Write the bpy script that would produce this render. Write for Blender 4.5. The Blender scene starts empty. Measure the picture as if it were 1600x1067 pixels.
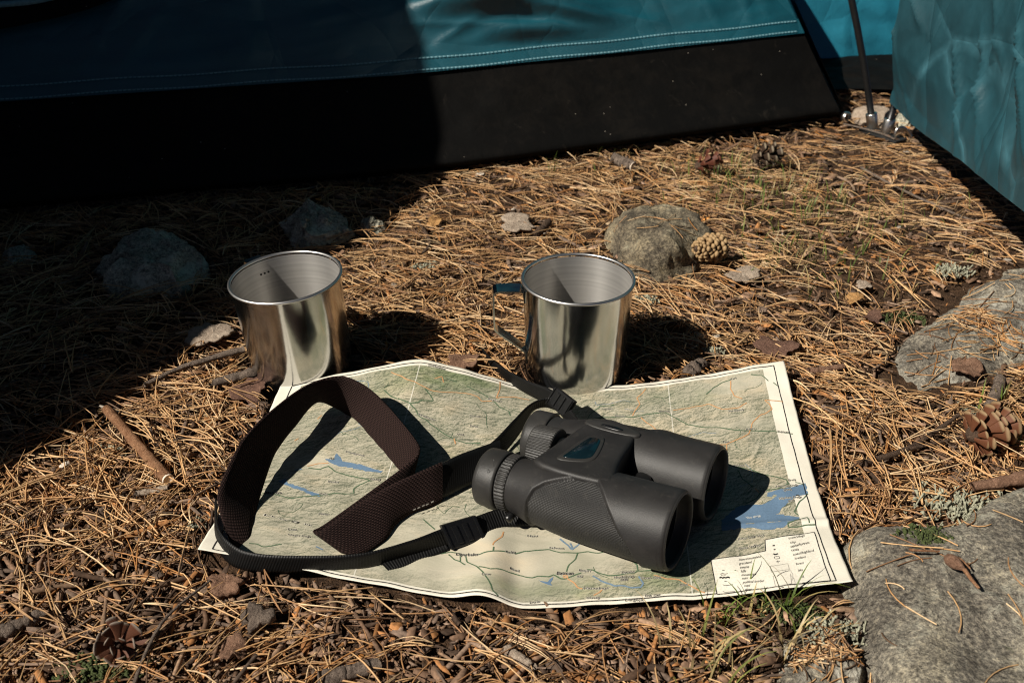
import bpy, bmesh, math, random
import numpy as np
from mathutils import Vector, Matrix, noise as mnoise

# ------------------------------------------------------------------ camera, sky, sun, exposure
scene = bpy.context.scene
FOCAL_PX, PITCH, CAM_H = 1555.0, math.radians(30.5), 0.42      # 35 mm lens on a 36 mm sensor, eye 42 cm over the litter
cam_data = bpy.data.cameras.new('camera')
cam_data.sensor_width = 36.0
cam_data.lens = 36.0 * FOCAL_PX / 1600.0
cam_data.clip_start, cam_data.clip_end = 0.01, 2000.0
cam_data.dof.use_dof = True
cam_data.dof.focus_distance = 0.68
cam_data.dof.aperture_fstop = 14.0
cam = bpy.data.objects.new('camera', cam_data)
cam.location = (0, 0, CAM_H)
cam.rotation_euler = (math.pi / 2 - PITCH, 0, 0)
scene.collection.objects.link(cam)
scene.camera = cam

SUN_EL, SUN_AZ = math.radians(43), math.radians(32)           # light travels towards +x and +y
SUN_DIR = np.array([math.cos(SUN_AZ) * math.cos(SUN_EL), math.sin(SUN_AZ) * math.cos(SUN_EL), -math.sin(SUN_EL)])
world = bpy.data.worlds.new('World'); scene.world = world
world.use_nodes = True
wn = world.node_tree.nodes; wl = world.node_tree.links
sky = wn.new('ShaderNodeTexSky')
sky.sky_type = 'NISHITA'; sky.sun_disc = False
sky.sun_elevation = SUN_EL
_to = -SUN_DIR
sky.sun_rotation = math.atan2(_to[0], _to[1])
sky.air_density, sky.dust_density, sky.ozone_density = 0.13, 0.25, 0.0
wl.new(sky.outputs['Color'], wn['Background'].inputs['Color'])
wn['Background'].inputs['Strength'].default_value = 0.05
sun_data = bpy.data.lights.new('sun', 'SUN')
sun_data.energy = 5.0; sun_data.angle = math.radians(0.53); sun_data.color = (1.0, 0.935, 0.83)
sun = bpy.data.objects.new('sun', sun_data)
sun.rotation_euler = Vector(SUN_DIR).to_track_quat('-Z', 'Y').to_euler()
scene.collection.objects.link(sun)

scene.view_settings.view_transform = 'Standard'
scene.view_settings.look = 'None'
scene.view_settings.exposure = 0.40
scene.view_settings.gamma = 1.0
scene.view_settings.use_curve_mapping = False
scene.render.engine = 'CYCLES'
scene.cycles.use_denoising = True; scene.cycles.denoiser = 'OPENIMAGEDENOISE'; scene.cycles.denoising_input_passes = 'RGB_ALBEDO_NORMAL'; scene.cycles.denoising_prefilter = 'ACCURATE'
scene.cycles.pixel_filter_type = 'BLACKMAN_HARRIS'; scene.cycles.filter_width = 1.1
scene.cycles.max_bounces = 6; scene.cycles.diffuse_bounces = 3
scene.cycles.sample_clamp_indirect = 0.9
scene.cycles.caustics_reflective = False; scene.cycles.caustics_refractive = False
scene.cycles.blur_glossy = 0.6

# ------------------------------------------------------------------ helpers
C = scene.collection
rng = np.random.default_rng(11)
random.seed(5); mnoise.seed_set(12)

def at(px, py, z=0.0):
    """world point at height z that stands at a place read off the photograph"""
    x = (px - 800) / FOCAL_PX; y = -(py - 533.5) / FOCAL_PX
    r = np.array([x, math.cos(PITCH) + y * math.sin(PITCH), -math.sin(PITCH) + y * math.cos(PITCH)])
    t = (z - CAM_H) / r[2]
    return np.array([0, 0, CAM_H]) + r * t

def tag(o, label=None, cat=None, group=None, kind=None):
    if label: o['label'] = label
    if cat: o['category'] = cat
    if group: o['group'] = group
    if kind: o['kind'] = kind
    return o

def empty(name, loc, label=None, cat=None, group=None, rot=(0, 0, 0)):
    o = bpy.data.objects.new(name, None); C.objects.link(o)
    o.empty_display_size = .01
    o.location = loc; o.rotation_euler = rot
    o['_mw'] = 1
    del o['_mw']
    return tag(o, label, cat, group)

def local(parent, pts):
    """world points in the frame of a placed Empty"""
    if parent is None: return np.asarray(pts, float)
    m = np.array((Matrix.LocRotScale(parent.location, parent.rotation_euler, parent.scale)).inverted())
    p = np.asarray(pts, float)
    return p @ m[:3, :3].T + m[:3, 3]

def mesh(name, verts, faces, mat=None, parent=None, smooth=True, cols=None, uvs=None, attrs=None, world_pts=False):
    """ONE mesh object; faces an int array (n,3), (n,4) or a list of lists"""
    verts = np.asarray(verts, float)
    if world_pts: verts = local(parent, verts)
    me = bpy.data.meshes.new(name)
    if isinstance(faces, np.ndarray):
        n, k = faces.shape
        me.vertices.add(len(verts)); me.vertices.foreach_set('co', verts.astype(np.float32).ravel())
        me.loops.add(n * k); me.loops.foreach_set('vertex_index', faces.astype(np.int32).ravel())
        me.polygons.add(n); me.polygons.foreach_set('loop_start', np.arange(0, n * k, k, dtype=np.int32))
        me.polygons.foreach_set('loop_total', np.full(n, k, dtype=np.int32))
        me.update(calc_edges=True)
    else:
        me.from_pydata([tuple(v) for v in verts], [], [tuple(int(i) for i in f) for f in faces]); me.update()
    if smooth: me.polygons.foreach_set('use_smooth', np.ones(len(me.polygons), dtype=bool))
    if cols is not None:
        ca = me.color_attributes.new('tint', 'FLOAT_COLOR', 'POINT')
        c4 = np.ones((len(verts), 4), np.float32); c4[:, :3] = cols
        ca.data.foreach_set('color', c4.ravel())
    if attrs:
        for k_, v_ in attrs.items():
            a = me.attributes.new(k_, 'FLOAT', 'POINT'); a.data.foreach_set('value', np.asarray(v_, np.float32))
    if uvs is not None:
        ul = me.uv_layers.new(name='UVMap')
        vi = np.empty(len(me.loops), np.int32); me.loops.foreach_get('vertex_index', vi)
        ul.data.foreach_set('uv', np.asarray(uvs, np.float32)[vi].ravel())
    if mat is not None: me.materials.append(mat)
    o = bpy.data.objects.new(name, me); C.objects.link(o)
    if parent is not None: o.parent = parent
    return o

def grid_faces(nu, nv, close_u=False, close_v=False):
    """quads of a (nu x nv) grid of points indexed i*nv+j"""
    iu = np.arange(nu if close_u else nu - 1); jv = np.arange(nv if close_v else nv - 1)
    i, j = np.meshgrid(iu, jv, indexing='ij'); i2 = (i + 1) % nu; j2 = (j + 1) % nv
    return np.stack([i * nv + j, i2 * nv + j, i2 * nv + j2, i * nv + j2], -1).reshape(-1, 4)

def lathe(name, prof, mat, parent, axis_o=(0, 0, 0), axis=(0, 0, 1), side=(1, 0, 0), seg=64, rib=None, smooth=True):
    """profile of (along, radius) turned about an axis; rib = (count, depth, from, to)"""
    a = np.array(axis, float); a /= np.linalg.norm(a)
    s = np.array(side, float); s -= a * (s @ a); s /= np.linalg.norm(s); t = np.cross(a, s)
    th = np.linspace(0, 2 * math.pi, seg, endpoint=False)
    V = []
    for l, r in prof:
        rr = np.full(seg, r)
        if rib and rib[2] <= l <= rib[3]:
            ph = (th * rib[0] / (2 * math.pi)) % 1
            rr = rr - rib[1] * (np.clip(np.abs(ph - .5) * 2, 0, 1) > .55)
        V.append(np.array(axis_o) + a * l + np.outer(rr * np.cos(th), s) + np.outer(rr * np.sin(th), t))
    V = np.concatenate(V)
    return mesh(name, V, grid_faces(len(prof), seg, close_v=True), mat, parent, smooth)

def catmull(P, n):
    """smooth curve through control rows P, n samples"""
    P = np.asarray(P, float); m = len(P)
    d = np.r_[0, np.cumsum(np.linalg.norm(np.diff(P[:, :3], axis=0), axis=1) ** .5 + 1e-9)]
    T = np.zeros_like(P)
    T[1:-1] = (P[2:] - P[:-2]) / (d[2:] - d[:-2])[:, None]
    T[0] = (P[1] - P[0]) / (d[1] - d[0]); T[-1] = (P[-1] - P[-2]) / (d[-1] - d[-2])
    t = np.linspace(0, d[-1], n); k = np.clip(np.searchsorted(d, t, 'right') - 1, 0, m - 2)
    h = (d[k + 1] - d[k])[:, None]; s = ((t - d[k])[:, None]) / h
    return (2*s**3 - 3*s**2 + 1) * P[k] + (s**3 - 2*s**2 + s) * h * T[k] + (-2*s**3 + 3*s**2) * P[k+1] + (s**3 - s**2) * h * T[k+1]

def tube(name, pts, radii, mat, parent=None, seg=8, jitter=0.0, world_pts=True, cap=True, cols=None):
    pts = np.asarray(pts, float); n = len(pts)
    radii = np.broadcast_to(np.asarray(radii, float), (n,))
    tg = np.gradient(pts, axis=0); tg /= np.linalg.norm(tg, axis=1)[:, None] + 1e-12
    ref = np.array([0, 0, 1.0]) if abs(tg[:, 2]).mean() < .8 else np.array([1.0, 0, 0])
    s = np.cross(tg, ref); s /= np.linalg.norm(s, axis=1)[:, None]; u = np.cross(s, tg)
    th = np.linspace(0, 2 * math.pi, seg, endpoint=False)
    V = []
    for i in range(n):
        r = radii[i] * (1 + (rng.normal(0, jitter, seg) if jitter else 0))
        V.append(pts[i] + np.outer(r * np.cos(th), s[i]) + np.outer(r * np.sin(th), u[i]))
    V = np.concatenate(V); F = [list(f) for f in grid_faces(n, seg, close_v=True)]
    if cap: F += [list(range(seg))[::-1], list(range((n - 1) * seg, n * seg))]
    if parent is not None and world_pts: V = local(parent, V)
    return mesh(name, V, F, mat, parent, True, cols)

def box(name, centre, ax, ay, az, mat, parent, bevel=0.0):
    """box with half-axis vectors, optionally bevelled"""
    c, ax, ay, az = (np.array(v, float) for v in (centre, ax, ay, az))
    V = [c + sx * ax + sy * ay + sz * az for sx in (-1, 1) for sy in (-1, 1) for sz in (-1, 1)]
    F = [(0, 1, 3, 2), (4, 6, 7, 5), (0, 4, 5, 1), (2, 3, 7, 6), (0, 2, 6, 4), (1, 5, 7, 3)]
    V = local(parent, V) if parent is not None else np.array(V)
    bm = bmesh.new(); vs = [bm.verts.new(v) for v in V]
    for f in F: bm.faces.new([vs[i] for i in f])
    bmesh.ops.recalc_face_normals(bm, faces=bm.faces)
    if bevel: bmesh.ops.bevel(bm, geom=bm.edges[:], offset=bevel, segments=2, profile=.6, affect='EDGES')
    me = bpy.data.meshes.new(name); bm.to_mesh(me); bm.free()
    me.materials.append(mat)
    o = bpy.data.objects.new(name, me); C.objects.link(o); o.parent = parent
    return o

def vnoise(x, y, seed=0):
    """value noise on arrays"""
    xi = np.floor(x).astype(np.int64); yi = np.floor(y).astype(np.int64); fx = x - xi; fy = y - yi
    fx = fx * fx * (3 - 2 * fx); fy = fy * fy * (3 - 2 * fy)
    def h(a, b):
        n = (a * 374761393 + b * 668265263 + seed * 1442695) & 0x7fffffff
        n = ((n ^ (n >> 13)) * 1274126177) & 0x7fffffff
        return ((n ^ (n >> 16)) & 0xffff) / 65535.0
    return (h(xi, yi) * (1 - fx) + h(xi + 1, yi) * fx) * (1 - fy) + (h(xi, yi + 1) * (1 - fx) + h(xi + 1, yi + 1) * fx) * fy

def fbm(x, y, seed=0, oct=4):
    r = 0; a = .5
    for k in range(oct):
        r = r + a * (vnoise(x, y, seed + k * 17) - .5); x = x * 2.03 + 5.1; y = y * 2.03 + 1.7; a *= .5
    return r

def inside(poly, x, y):
    poly = np.asarray(poly); r = np.zeros(np.shape(x), bool); n = len(poly)
    for i in range(n):
        x1, y1 = poly[i][:2]; x2, y2 = poly[(i + 1) % n][:2]
        if y1 == y2: continue
        c = ((y1 > y) != (y2 > y)) & (x < (x2 - x1) * (y - y1) / (y2 - y1) + x1)
        r ^= c
    return r

# ------------------------------------------------------------------ materials
class NT:
    """small helper round a node tree"""
    def __init__(s, name):
        s.m = bpy.data.materials.new(name); s.m.use_nodes = True
        s.t = s.m.node_tree; s.b = s.t.nodes['Principled BSDF']; s.out = s.t.nodes['Material Output']
    def n(s, typ, **kw):
        nd = s.t.nodes.new('ShaderNode' + typ)
        for k, v in kw.items():
            if k in nd.inputs.keys() if isinstance(k, str) else False: nd.inputs[k].default_value = v
            else: setattr(nd, k, v)
        return nd
    def l(s, a, b): s.t.links.new(a, b)
    def set(s, **kw):
        for k, v in kw.items():
            k = k.replace('_', ' ')
            s.b.inputs[k].default_value = (*v, 1) if isinstance(v, tuple) and len(v) == 3 else v
    def coords(s, kind='Object'): return s.n('TexCoord').outputs[kind]
    def noise(s, vec, scale, detail=4, rough=.55, dist=0, typ=None):
        nd = s.n('TexNoise')
        if typ: nd.noise_type = typ
        nd.inputs['Scale'].default_value = scale; nd.inputs['Detail'].default_value = detail
        nd.inputs['Roughness'].default_value = rough; nd.inputs['Distortion'].default_value = dist
        if vec is not None: s.l(vec, nd.inputs['Vector'])
        return nd.outputs['Fac']
    def ramp(s, fac, stops):
        nd = s.n('ValToRGB'); e = nd.color_ramp.elements
        while len(e) < len(stops): e.new(.5)
        for k, (p, c) in enumerate(stops):
            e[k].position = p; e[k].color = (*c, 1) if len(c) == 3 else c
        s.l(fac, nd.inputs['Fac']); return nd.outputs['Color']
    def math(s, op, a, b=None, c=None, clamp=False):
        nd = s.n('Math'); nd.operation = op; nd.use_clamp = clamp
        for k, v in enumerate((a, b, c)):
            if v is None: continue
            if hasattr(v, 'links'): s.l(v, nd.inputs[k])
            else: nd.inputs[k].default_value = v
        return nd.outputs[0]
    def mix(s, fac, a, b, mode='MIX'):
        nd = s.n('Mix'); nd.data_type = 'RGBA'; nd.blend_type = mode
        for sock, v in ((nd.inputs[0], fac), (nd.inputs[6], a), (nd.inputs[7], b)):
            if hasattr(v, 'links'): s.l(v, sock)
            else: sock.default_value = v if isinstance(v, (int, float)) else (*v, 1)
        return nd.outputs[2]
    def bump(s, height, strength=.5, dist=.001, normal=None):
        nd = s.n('Bump'); nd.inputs['Strength'].default_value = strength; nd.inputs['Distance'].default_value = dist
        s.l(height, nd.inputs['Height'])
        if normal is not None: s.l(normal, nd.inputs['Normal'])
        s.l(nd.outputs['Normal'], s.b.inputs['Normal']); return nd.outputs['Normal']
    def attr(s, name, out='Color'):
        nd = s.n('Attribute'); nd.attribute_name = name; return nd.outputs[out]
    def base(s, c): s.l(c, s.b.inputs['Base Color'])

def plain(name, col, rough=.6, metal=0.0, vary=.25, scale=300, bump=.0, spec=.5):
    m = NT(name); co = m.coords()
    f = m.noise(co, scale, 3)
    lo = tuple(max(0, c * (1 - vary)) for c in col); hi = tuple(min(1, c * (1 + vary)) for c in col)
    m.base(m.ramp(f, [(.3, lo), (.7, hi)])); m.set(Roughness=rough, Metallic=metal)
    m.b.inputs['Specular IOR Level'].default_value = spec
    if bump: m.bump(m.noise(co, scale * 2.5, 4), bump, .0006)
    return m.m

def mat_tinted(name, rough=.65, spec=.3, scale=700, vary=.35, trans=0.0):
    """colour per piece from the mesh's tint attribute, grain on top"""
    m = NT(name); co = m.coords(); f = m.noise(co, scale, 3)
    g = m.ramp(f, [(.25, (1 - vary,) * 3), (.75, (1 + vary * .6,) * 3)])
    m.base(m.mix(1.0, m.attr('tint'), g, 'MULTIPLY')); m.set(Roughness=rough)
    m.b.inputs['Specular IOR Level'].default_value = spec
    if trans:
        m.b.inputs['Subsurface Weight'].default_value = 0
        tr = m.n('BsdfTranslucent'); m.l(m.attr('tint'), tr.inputs['Color'])
        mx = m.n('MixShader'); mx.inputs[0].default_value = trans
        m.l(m.b.outputs[0], mx.inputs[1]); m.l(tr.outputs[0], mx.inputs[2]); m.l(mx.outputs[0], m.out.inputs['Surface'])
    m.bump(f, .3, .0004)
    return m.m

def mat_soil():
    m = NT('forest_soil'); co = m.coords()
    a = m.noise(co, 9, 5); b = m.noise(co, 160, 6, .7); c = m.noise(co, 34, 5)
    col = m.ramp(b, [(.28, (.018, .011, .007)), (.5, (.060, .034, .019)), (.72, (.16, .092, .05))])
    col = m.mix(m.math('MULTIPLY', m.math('SUBTRACT', c, .45), 2.2, clamp=True), col, (.045, .026, .016))
    col = m.mix(m.math('MULTIPLY', m.math('SUBTRACT', a, .56), 2.2, clamp=True), col, (.10, .055, .028))
    m.base(col); m.set(Roughness=.9); m.b.inputs['Specular IOR Level'].default_value = .15
    m.bump(m.math('ADD', b, m.noise(co, 600, 4)), 1.0, .0035)
    return m.m

def mat_rock(name, dark, light, lich=(.42, .44, .36), lich_amt=.5, moss=0.0, scale=1.0):
    m = NT(name); co = m.coords()
    big = m.noise(co, 26 * scale, 6, .6, .3); mid = m.noise(co, 130 * scale, 6, .7); fine = m.noise(co, 420, 4, .8)
    col = m.ramp(m.math('ADD', m.math('MULTIPLY', big, .5), m.math('MULTIPLY', mid, .5)), [(.34, dark), (.52, tuple((d + l) / 2 for d, l in zip(dark, light))), (.66, light)])
    sp = m.ramp(fine, [(.36, (.35, .34, .33)), (.5, (.95, .95, .95)), (.62, (1.9, 1.85, 1.7))])
    col = m.mix(1.0, col, sp, 'MULTIPLY')
    gr = m.math('MULTIPLY', m.math('SUBTRACT', m.noise(co, 240, 5, .8, .3), .57), 9, clamp=True)
    col = m.mix(m.math('MULTIPLY', gr, .55), col, tuple(min(1, c * 1.7) for c in light))
    patch = m.ramp(m.noise(co, 13 * scale, 5, .65, .6), [(.32, (.62, .60, .60)), (.5, (1, 1, 1)), (.66, (1.45, 1.42, 1.30))])
    col = m.mix(1.0, col, patch, 'MULTIPLY')
    v = m.noise(co, 70 * scale, 7, .75, 1.2)
    k = m.math('MULTIPLY', m.math('SUBTRACT', v, 1.0 - .42 - .12 * lich_amt), 7.0, clamp=True)
    k = m.math('MULTIPLY', k, m.math('MULTIPLY', m.math('SUBTRACT', m.noise(co, 17 * scale, 3), .42), 5.0, clamp=True))
    col = m.mix(k, col, lich)
    dk = m.math('MULTIPLY', m.math('SUBTRACT', m.noise(co, 48 * scale, 6, .7, .8), .60), 9.0, clamp=True)
    col = m.mix(m.math('MULTIPLY', dk, .75), col, (.035, .034, .026))
    if moss:
        mm = m.math('MULTIPLY', m.math('SUBTRACT', m.noise(co, 22, 6, .7, .5), .67 - .06 * moss), 12, clamp=True)
        col = m.mix(mm, col, (.05, .065, .014))
    m.base(col); m.set(Roughness=.88); m.b.inputs['Specular IOR Level'].default_value = .25
    h = m.math('ADD', m.math('MULTIPLY', mid, 1.0), m.math('MULTIPLY', fine, .45))
    m.bump(m.math('ADD', h, m.math('MULTIPLY', big, 1.5)), 1.0, .0034)
    return m.m

def mat_steel(name, rough, ring=0.0, base=(.66, .63, .58), aniso=0.0):
    m = NT(name); co = m.coords()
    m.set(Metallic=.72 if ring else 1.0)
    sep = m.n('SeparateXYZ'); m.l(co, sep.inputs[0])
    cmb = m.n('CombineXYZ'); m.l(sep.outputs['Z'], cmb.inputs['Z'])
    rings = m.noise(cmb.outputs[0], 650, 5, .7)
    sm = m.noise(co, 30, 4, .6)
    if ring: m.base(m.mix(1.0, m.ramp(m.noise(cmb.outputs[0], 420, 3, .6), [(.35, tuple(c * .80 for c in base)), (.65, base)]), (1, 1, 1), 'MULTIPLY'))
    else: m.base(m.ramp(sm, [(.3, tuple(c * .93 for c in base)), (.7, base)]))
    r = m.math('ADD', m.math('MULTIPLY', sm, .10), rough - .05)
    m.l(r, m.b.inputs['Roughness'])
    if aniso:
        tg = m.n('Tangent'); tg.direction_type = 'RADIAL'; tg.axis = 'Z'; m.l(tg.outputs[0], m.b.inputs['Tangent'])
        m.b.inputs['Anisotropic'].default_value = aniso; m.b.inputs['Anisotropic Rotation'].default_value = .25
    if ring:
        m.b.inputs['Anisotropic'].default_value = .7; m.b.inputs['Anisotropic Rotation'].default_value = .25
        tg = m.n('Tangent'); tg.direction_type = 'RADIAL'; tg.axis = 'Z'; m.l(tg.outputs[0], m.b.inputs['Tangent'])
    if not ring: m.bump(m.math('ADD', m.noise(co, 42, 2, .5), m.math('MULTIPLY', m.noise(co, 16, 2, .5), 1.6)), .11, .0030)
    return m.m

def mat_weave(name, c0, c1, pu, pv, bump=.8, dist=.0006, spec=.08, rough=.85):
    """woven tape: uv in metres"""
    m = NT(name); uv = m.coords('UV'); sep = m.n('SeparateXYZ'); m.l(uv, sep.inputs[0])
    su = m.math('SINE', m.math('MULTIPLY', sep.outputs['X'], 2 * math.pi / pu))
    row = m.math('MULTIPLY', m.math('ROUND', m.math('MULTIPLY', sep.outputs['Y'], 2 / pv)), math.pi)
    su = m.math('SINE', m.math('ADD', m.math('MULTIPLY', sep.outputs['X'], 2 * math.pi / pu), row))
    sv = m.math('ABSOLUTE', m.math('SINE', m.math('MULTIPLY', sep.outputs['Y'], 2 * math.pi / pv)))
    h = m.math('MULTIPLY', m.math('ADD', m.math('MULTIPLY', su, .5), .5), sv)
    nz = m.noise(uv, 5000, 2)
    h2 = m.math('ADD', h, m.math('MULTIPLY', nz, .5 if pv < .1 else .12))
    m.base(m.ramp(m.math('MULTIPLY', h2, .7), [(.15, c0), (.75, c1)]))
    m.set(Roughness=rough); m.b.inputs['Specular IOR Level'].default_value = spec
    m.bump(h2, bump, dist)
    return m.m

def mat_rubber(name, col, rough=.55, grip=False):
    m = NT(name); co = m.coords()
    f = m.noise(co, 1800, 3, .6); big = m.noise(co, 60, 4)
    m.base(m.ramp(big, [(.3, tuple(c * .8 for c in col)), (.7, tuple(c * 1.2 for c in col))]))
    m.l(m.math('ADD', m.math('MULTIPLY', big, .14), rough - .07), m.b.inputs['Roughness'])
    m.b.inputs['Specular IOR Level'].default_value = .32
    dust = m.math('MULTIPLY', m.math('SUBTRACT', m.noise(co, 140, 6, .75, .6), .56), 3.0, clamp=True)
    m.base(m.mix(m.math('MULTIPLY', dust, .5), m.ramp(big, [(.3, tuple(c * .75 for c in col)), (.7, tuple(c * 1.2 for c in col))]), (.085, .076, .064)))
    if grip:
        uv = m.coords('UV'); sep = m.n('SeparateXYZ'); m.l(uv, sep.inputs[0])
        a = m.math('SINE', m.math('MULTIPLY', sep.outputs['X'], 2 * math.pi / .0011))
        b = m.math('SINE', m.math('MULTIPLY', sep.outputs['Y'], 2 * math.pi / .0010))
        m.bump(m.math('ADD', m.math('MULTIPLY', a, .3), m.math('MULTIPLY', b, .6)), .6, .0003)
    else:
        m.bump(f, .35, .0003)
    return m.m

def mat_fabric(name, col, rough=.42, trans=.12, bumpamt=.25, sheen=0.0, vary=.18, spec=.5, crumple=0.0, wear_highlight=0.0):
    m = NT(name); co = m.coords()
    wv = m.noise(co, 2400, 2, .5); cl = m.noise(co, 14, 5, .6, .4)
    m.base(m.ramp(cl, [(.3, tuple(c * (1 - vary) for c in col)), (.7, tuple(c * (1 + vary) for c in col))]))
    m.set(Roughness=rough); m.b.inputs['Specular IOR Level'].default_value = spec
    if sheen: m.b.inputs['Sheen Weight'].default_value = sheen
    nb = m.bump(m.math('ADD', m.math('MULTIPLY', wv, .4), m.math('MULTIPLY', m.noise(co, 90, 4, .55, .8), .9)), bumpamt, .0018)
    if crumple:                                                   # sharp creases of crumpled nylon
        hs = None
        for sc, st, k in ((4.5, (1, 1.5, .6), 1.0), (8, (1, .45, 1.0), .6)):
            mp = m.n('Mapping'); mp.inputs['Scale'].default_value = st; mp.inputs['Rotation'].default_value = (.7, .2 * sc, .3); m.l(co, mp.inputs['Vector'])
            wp = m.n('TexNoise'); wp.inputs['Scale'].default_value = sc * .8; m.l(mp.outputs[0], wp.inputs['Vector'])
            av = m.n('VectorMath'); av.operation = 'MULTIPLY_ADD'; m.l(wp.outputs['Color'], av.inputs[0]); av.inputs[1].default_value = (.06, .06, .06); m.l(mp.outputs[0], av.inputs[2])
            vo = m.n('TexVoronoi'); vo.feature = 'DISTANCE_TO_EDGE'; vo.inputs['Scale'].default_value = sc; m.l(av.outputs[0], vo.inputs['Vector'])
            h = m.math('MULTIPLY', m.math('POWER', vo.outputs['Distance'], .7), k)
            hs = h if hs is None else m.math('ADD', hs, h)
        m.bump(hs, crumple, .030, nb)
        if wear_highlight:                                                  # crease highlights painted into the colour as pale lines
            ln = m.math('MULTIPLY', m.math('SUBTRACT', .045, vo.outputs['Distance']), 26, clamp=True)
            ln = m.math('MULTIPLY', m.math('MULTIPLY', ln, wear_highlight), m.math('MULTIPLY', m.math('SUBTRACT', m.noise(co, 11, 4, .7), .38), 4, clamp=True))
            m.base(m.mix(ln, m.ramp(cl, [(.3, tuple(c * (1 - vary) for c in col)), (.7, tuple(c * (1 + vary) for c in col))]), tuple(c * 2.2 + .02 for c in col)))
    if trans:
        tr = m.n('BsdfTranslucent'); tr.inputs['Color'].default_value = (*[min(1, c * 1.6) for c in col], 1)
        mx = m.n('MixShader'); mx.inputs[0].default_value = trans
        m.l(m.b.outputs[0], mx.inputs[1]); m.l(tr.outputs[0], mx.inputs[2]); m.l(mx.outputs[0], m.out.inputs['Surface'])
    return m.m

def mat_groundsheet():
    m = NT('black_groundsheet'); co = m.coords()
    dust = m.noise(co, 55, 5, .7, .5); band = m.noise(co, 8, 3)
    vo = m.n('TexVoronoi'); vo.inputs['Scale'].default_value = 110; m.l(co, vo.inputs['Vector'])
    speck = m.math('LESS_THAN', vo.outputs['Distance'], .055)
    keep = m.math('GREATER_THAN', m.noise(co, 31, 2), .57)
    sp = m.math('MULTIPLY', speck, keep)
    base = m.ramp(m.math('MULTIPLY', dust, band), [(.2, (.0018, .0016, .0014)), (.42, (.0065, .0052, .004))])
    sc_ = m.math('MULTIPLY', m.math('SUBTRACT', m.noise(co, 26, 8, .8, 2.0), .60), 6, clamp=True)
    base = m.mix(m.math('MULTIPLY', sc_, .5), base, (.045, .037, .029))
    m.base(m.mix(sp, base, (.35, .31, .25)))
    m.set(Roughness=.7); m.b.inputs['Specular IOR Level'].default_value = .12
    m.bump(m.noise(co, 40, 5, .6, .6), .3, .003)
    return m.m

def mat_wood(name, c0, c1, rough=.8, along=1.0):
    m = NT(name); co = m.coords(); f = m.noise(co, 750, 6, .75, .8); g = m.noise(co, 150, 5, .7)
    col = m.ramp(m.math('ADD', m.math('MULTIPLY', f, .6), m.math('MULTIPLY', g, .4)), [(.38, c0), (.60, c1)])
    m.base(col); m.set(Roughness=rough); m.b.inputs['Specular IOR Level'].default_value = .2
    m.bump(m.math('ADD', f, m.math('MULTIPLY', g, 1.6)), 1.0, .0022)
    return m.m

def flat(name, col, rough=.75):
    return plain(name, col, rough, 0, .12, 900, 0, .25)

M = {}
M['soil'] = mat_soil()
M['needle'] = mat_tinted('dry_needle', .5, .4, 500, .3)
M['chip'] = mat_tinted('bark_chip', .85, .15, 420, .55)
M['grass'] = mat_tinted('grass_blade', .5, .35, 300, .25, .25)
M['cone'] = mat_tinted('cone_scale', .6, .3, 600, .4)
M['rock'] = mat_rock('granite', (.085, .075, .062), (.30, .275, .225), (.40, .385, .31), .6, .6)
M['rock_back'] = mat_rock('granite_brown', (.055, .047, .037), (.27, .225, .155), (.34, .31, .22), .5, 0, 1.2)
M['rock_lichen'] = mat_rock('granite_lichened', (.085, .075, .060), (.31, .28, .23), (.46, .44, .37), .9, .7, 1.4)
M['rock_pale'] = mat_rock('pale_stone', (.20, .19, .15), (.50, .48, .39), (.68, .67, .54), 1.0, .3)
M['steel_out'] = mat_steel('polished_steel', .165, 0, (.57, .565, .55), .5)
M['steel_in'] = mat_steel('brushed_steel', .36, .16, (.60, .58, .55))
M['steel_rim'] = mat_steel('rolled_rim_steel', .36, 0, (.68, .66, .63))
M['steel_plain'] = mat_steel('zinc_steel', .3)
M['rubber'] = mat_rubber('black_rubber', (.019, .018, .0175), .50)
M['grip'] = mat_rubber('grip_rubber', (.017, .0165, .016), .52, True)
M['eyecup'] = mat_rubber('eyecup_rubber', (.026, .025, .0235), .47)
M['plastic'] = plain('black_plastic', (.006, .006, .006), .33, 0, .2, 500, .05)
M['dark'] = plain('matt_black', (.006, .006, .006), .8)
M['badge'] = plain('badge_glass', (.003, .010, .014), .16, 0, .25, 60)
M['strap'] = mat_weave('brown_cotton_tape', (.006, .0036, .0036), (.050, .029, .025), .0023, .0026, .9, .0007)
M['web'] = mat_weave('black_nylon_web', (.0025, .0025, .0025), (.012, .0118, .0115), .0017, 1.0, .5, .0005, .25, .5)
M['thread'] = plain('pale_thread', (.20, .185, .16), .7)
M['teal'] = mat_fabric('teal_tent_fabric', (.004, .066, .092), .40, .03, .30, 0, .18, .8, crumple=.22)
M['teal_flap'] = mat_fabric('teal_door_fabric', (.013, .060, .077), .48, .03, .35, 0, .30, crumple=.42, wear_highlight=1.0)
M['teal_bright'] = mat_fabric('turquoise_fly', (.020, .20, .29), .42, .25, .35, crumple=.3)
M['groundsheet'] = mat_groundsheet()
M['seam'] = plain('teal_thread', (.16, .32, .37), .7)
M['pole'] = plain('black_fibreglass', (.008, .008, .008), .35)
M['stick_orange'] = mat_wood('pine_twig_bark', (.16, .065, .028), (.40, .22, .12))
M['stick_grey'] = mat_wood('grey_twig_bark', (.07, .05, .04), (.27, .21, .165))
M['stick_dark'] = mat_wood('dark_twig_bark', (.035, .022, .016), (.14, .09, .06))
M['bark_pale'] = mat_wood('pale_bark', (.26, .19, .14), (.55, .45, .35))
M['bark_red'] = mat_wood('red_bark', (.13, .065, .04), (.34, .20, .13))
M['leaf_brown'] = mat_wood('dry_leaf', (.10, .050, .034), (.24, .135, .095), .6)
M['leaf_gold'] = mat_wood('golden_leaf', (.34, .16, .05), (.58, .34, .14), .6)
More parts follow.
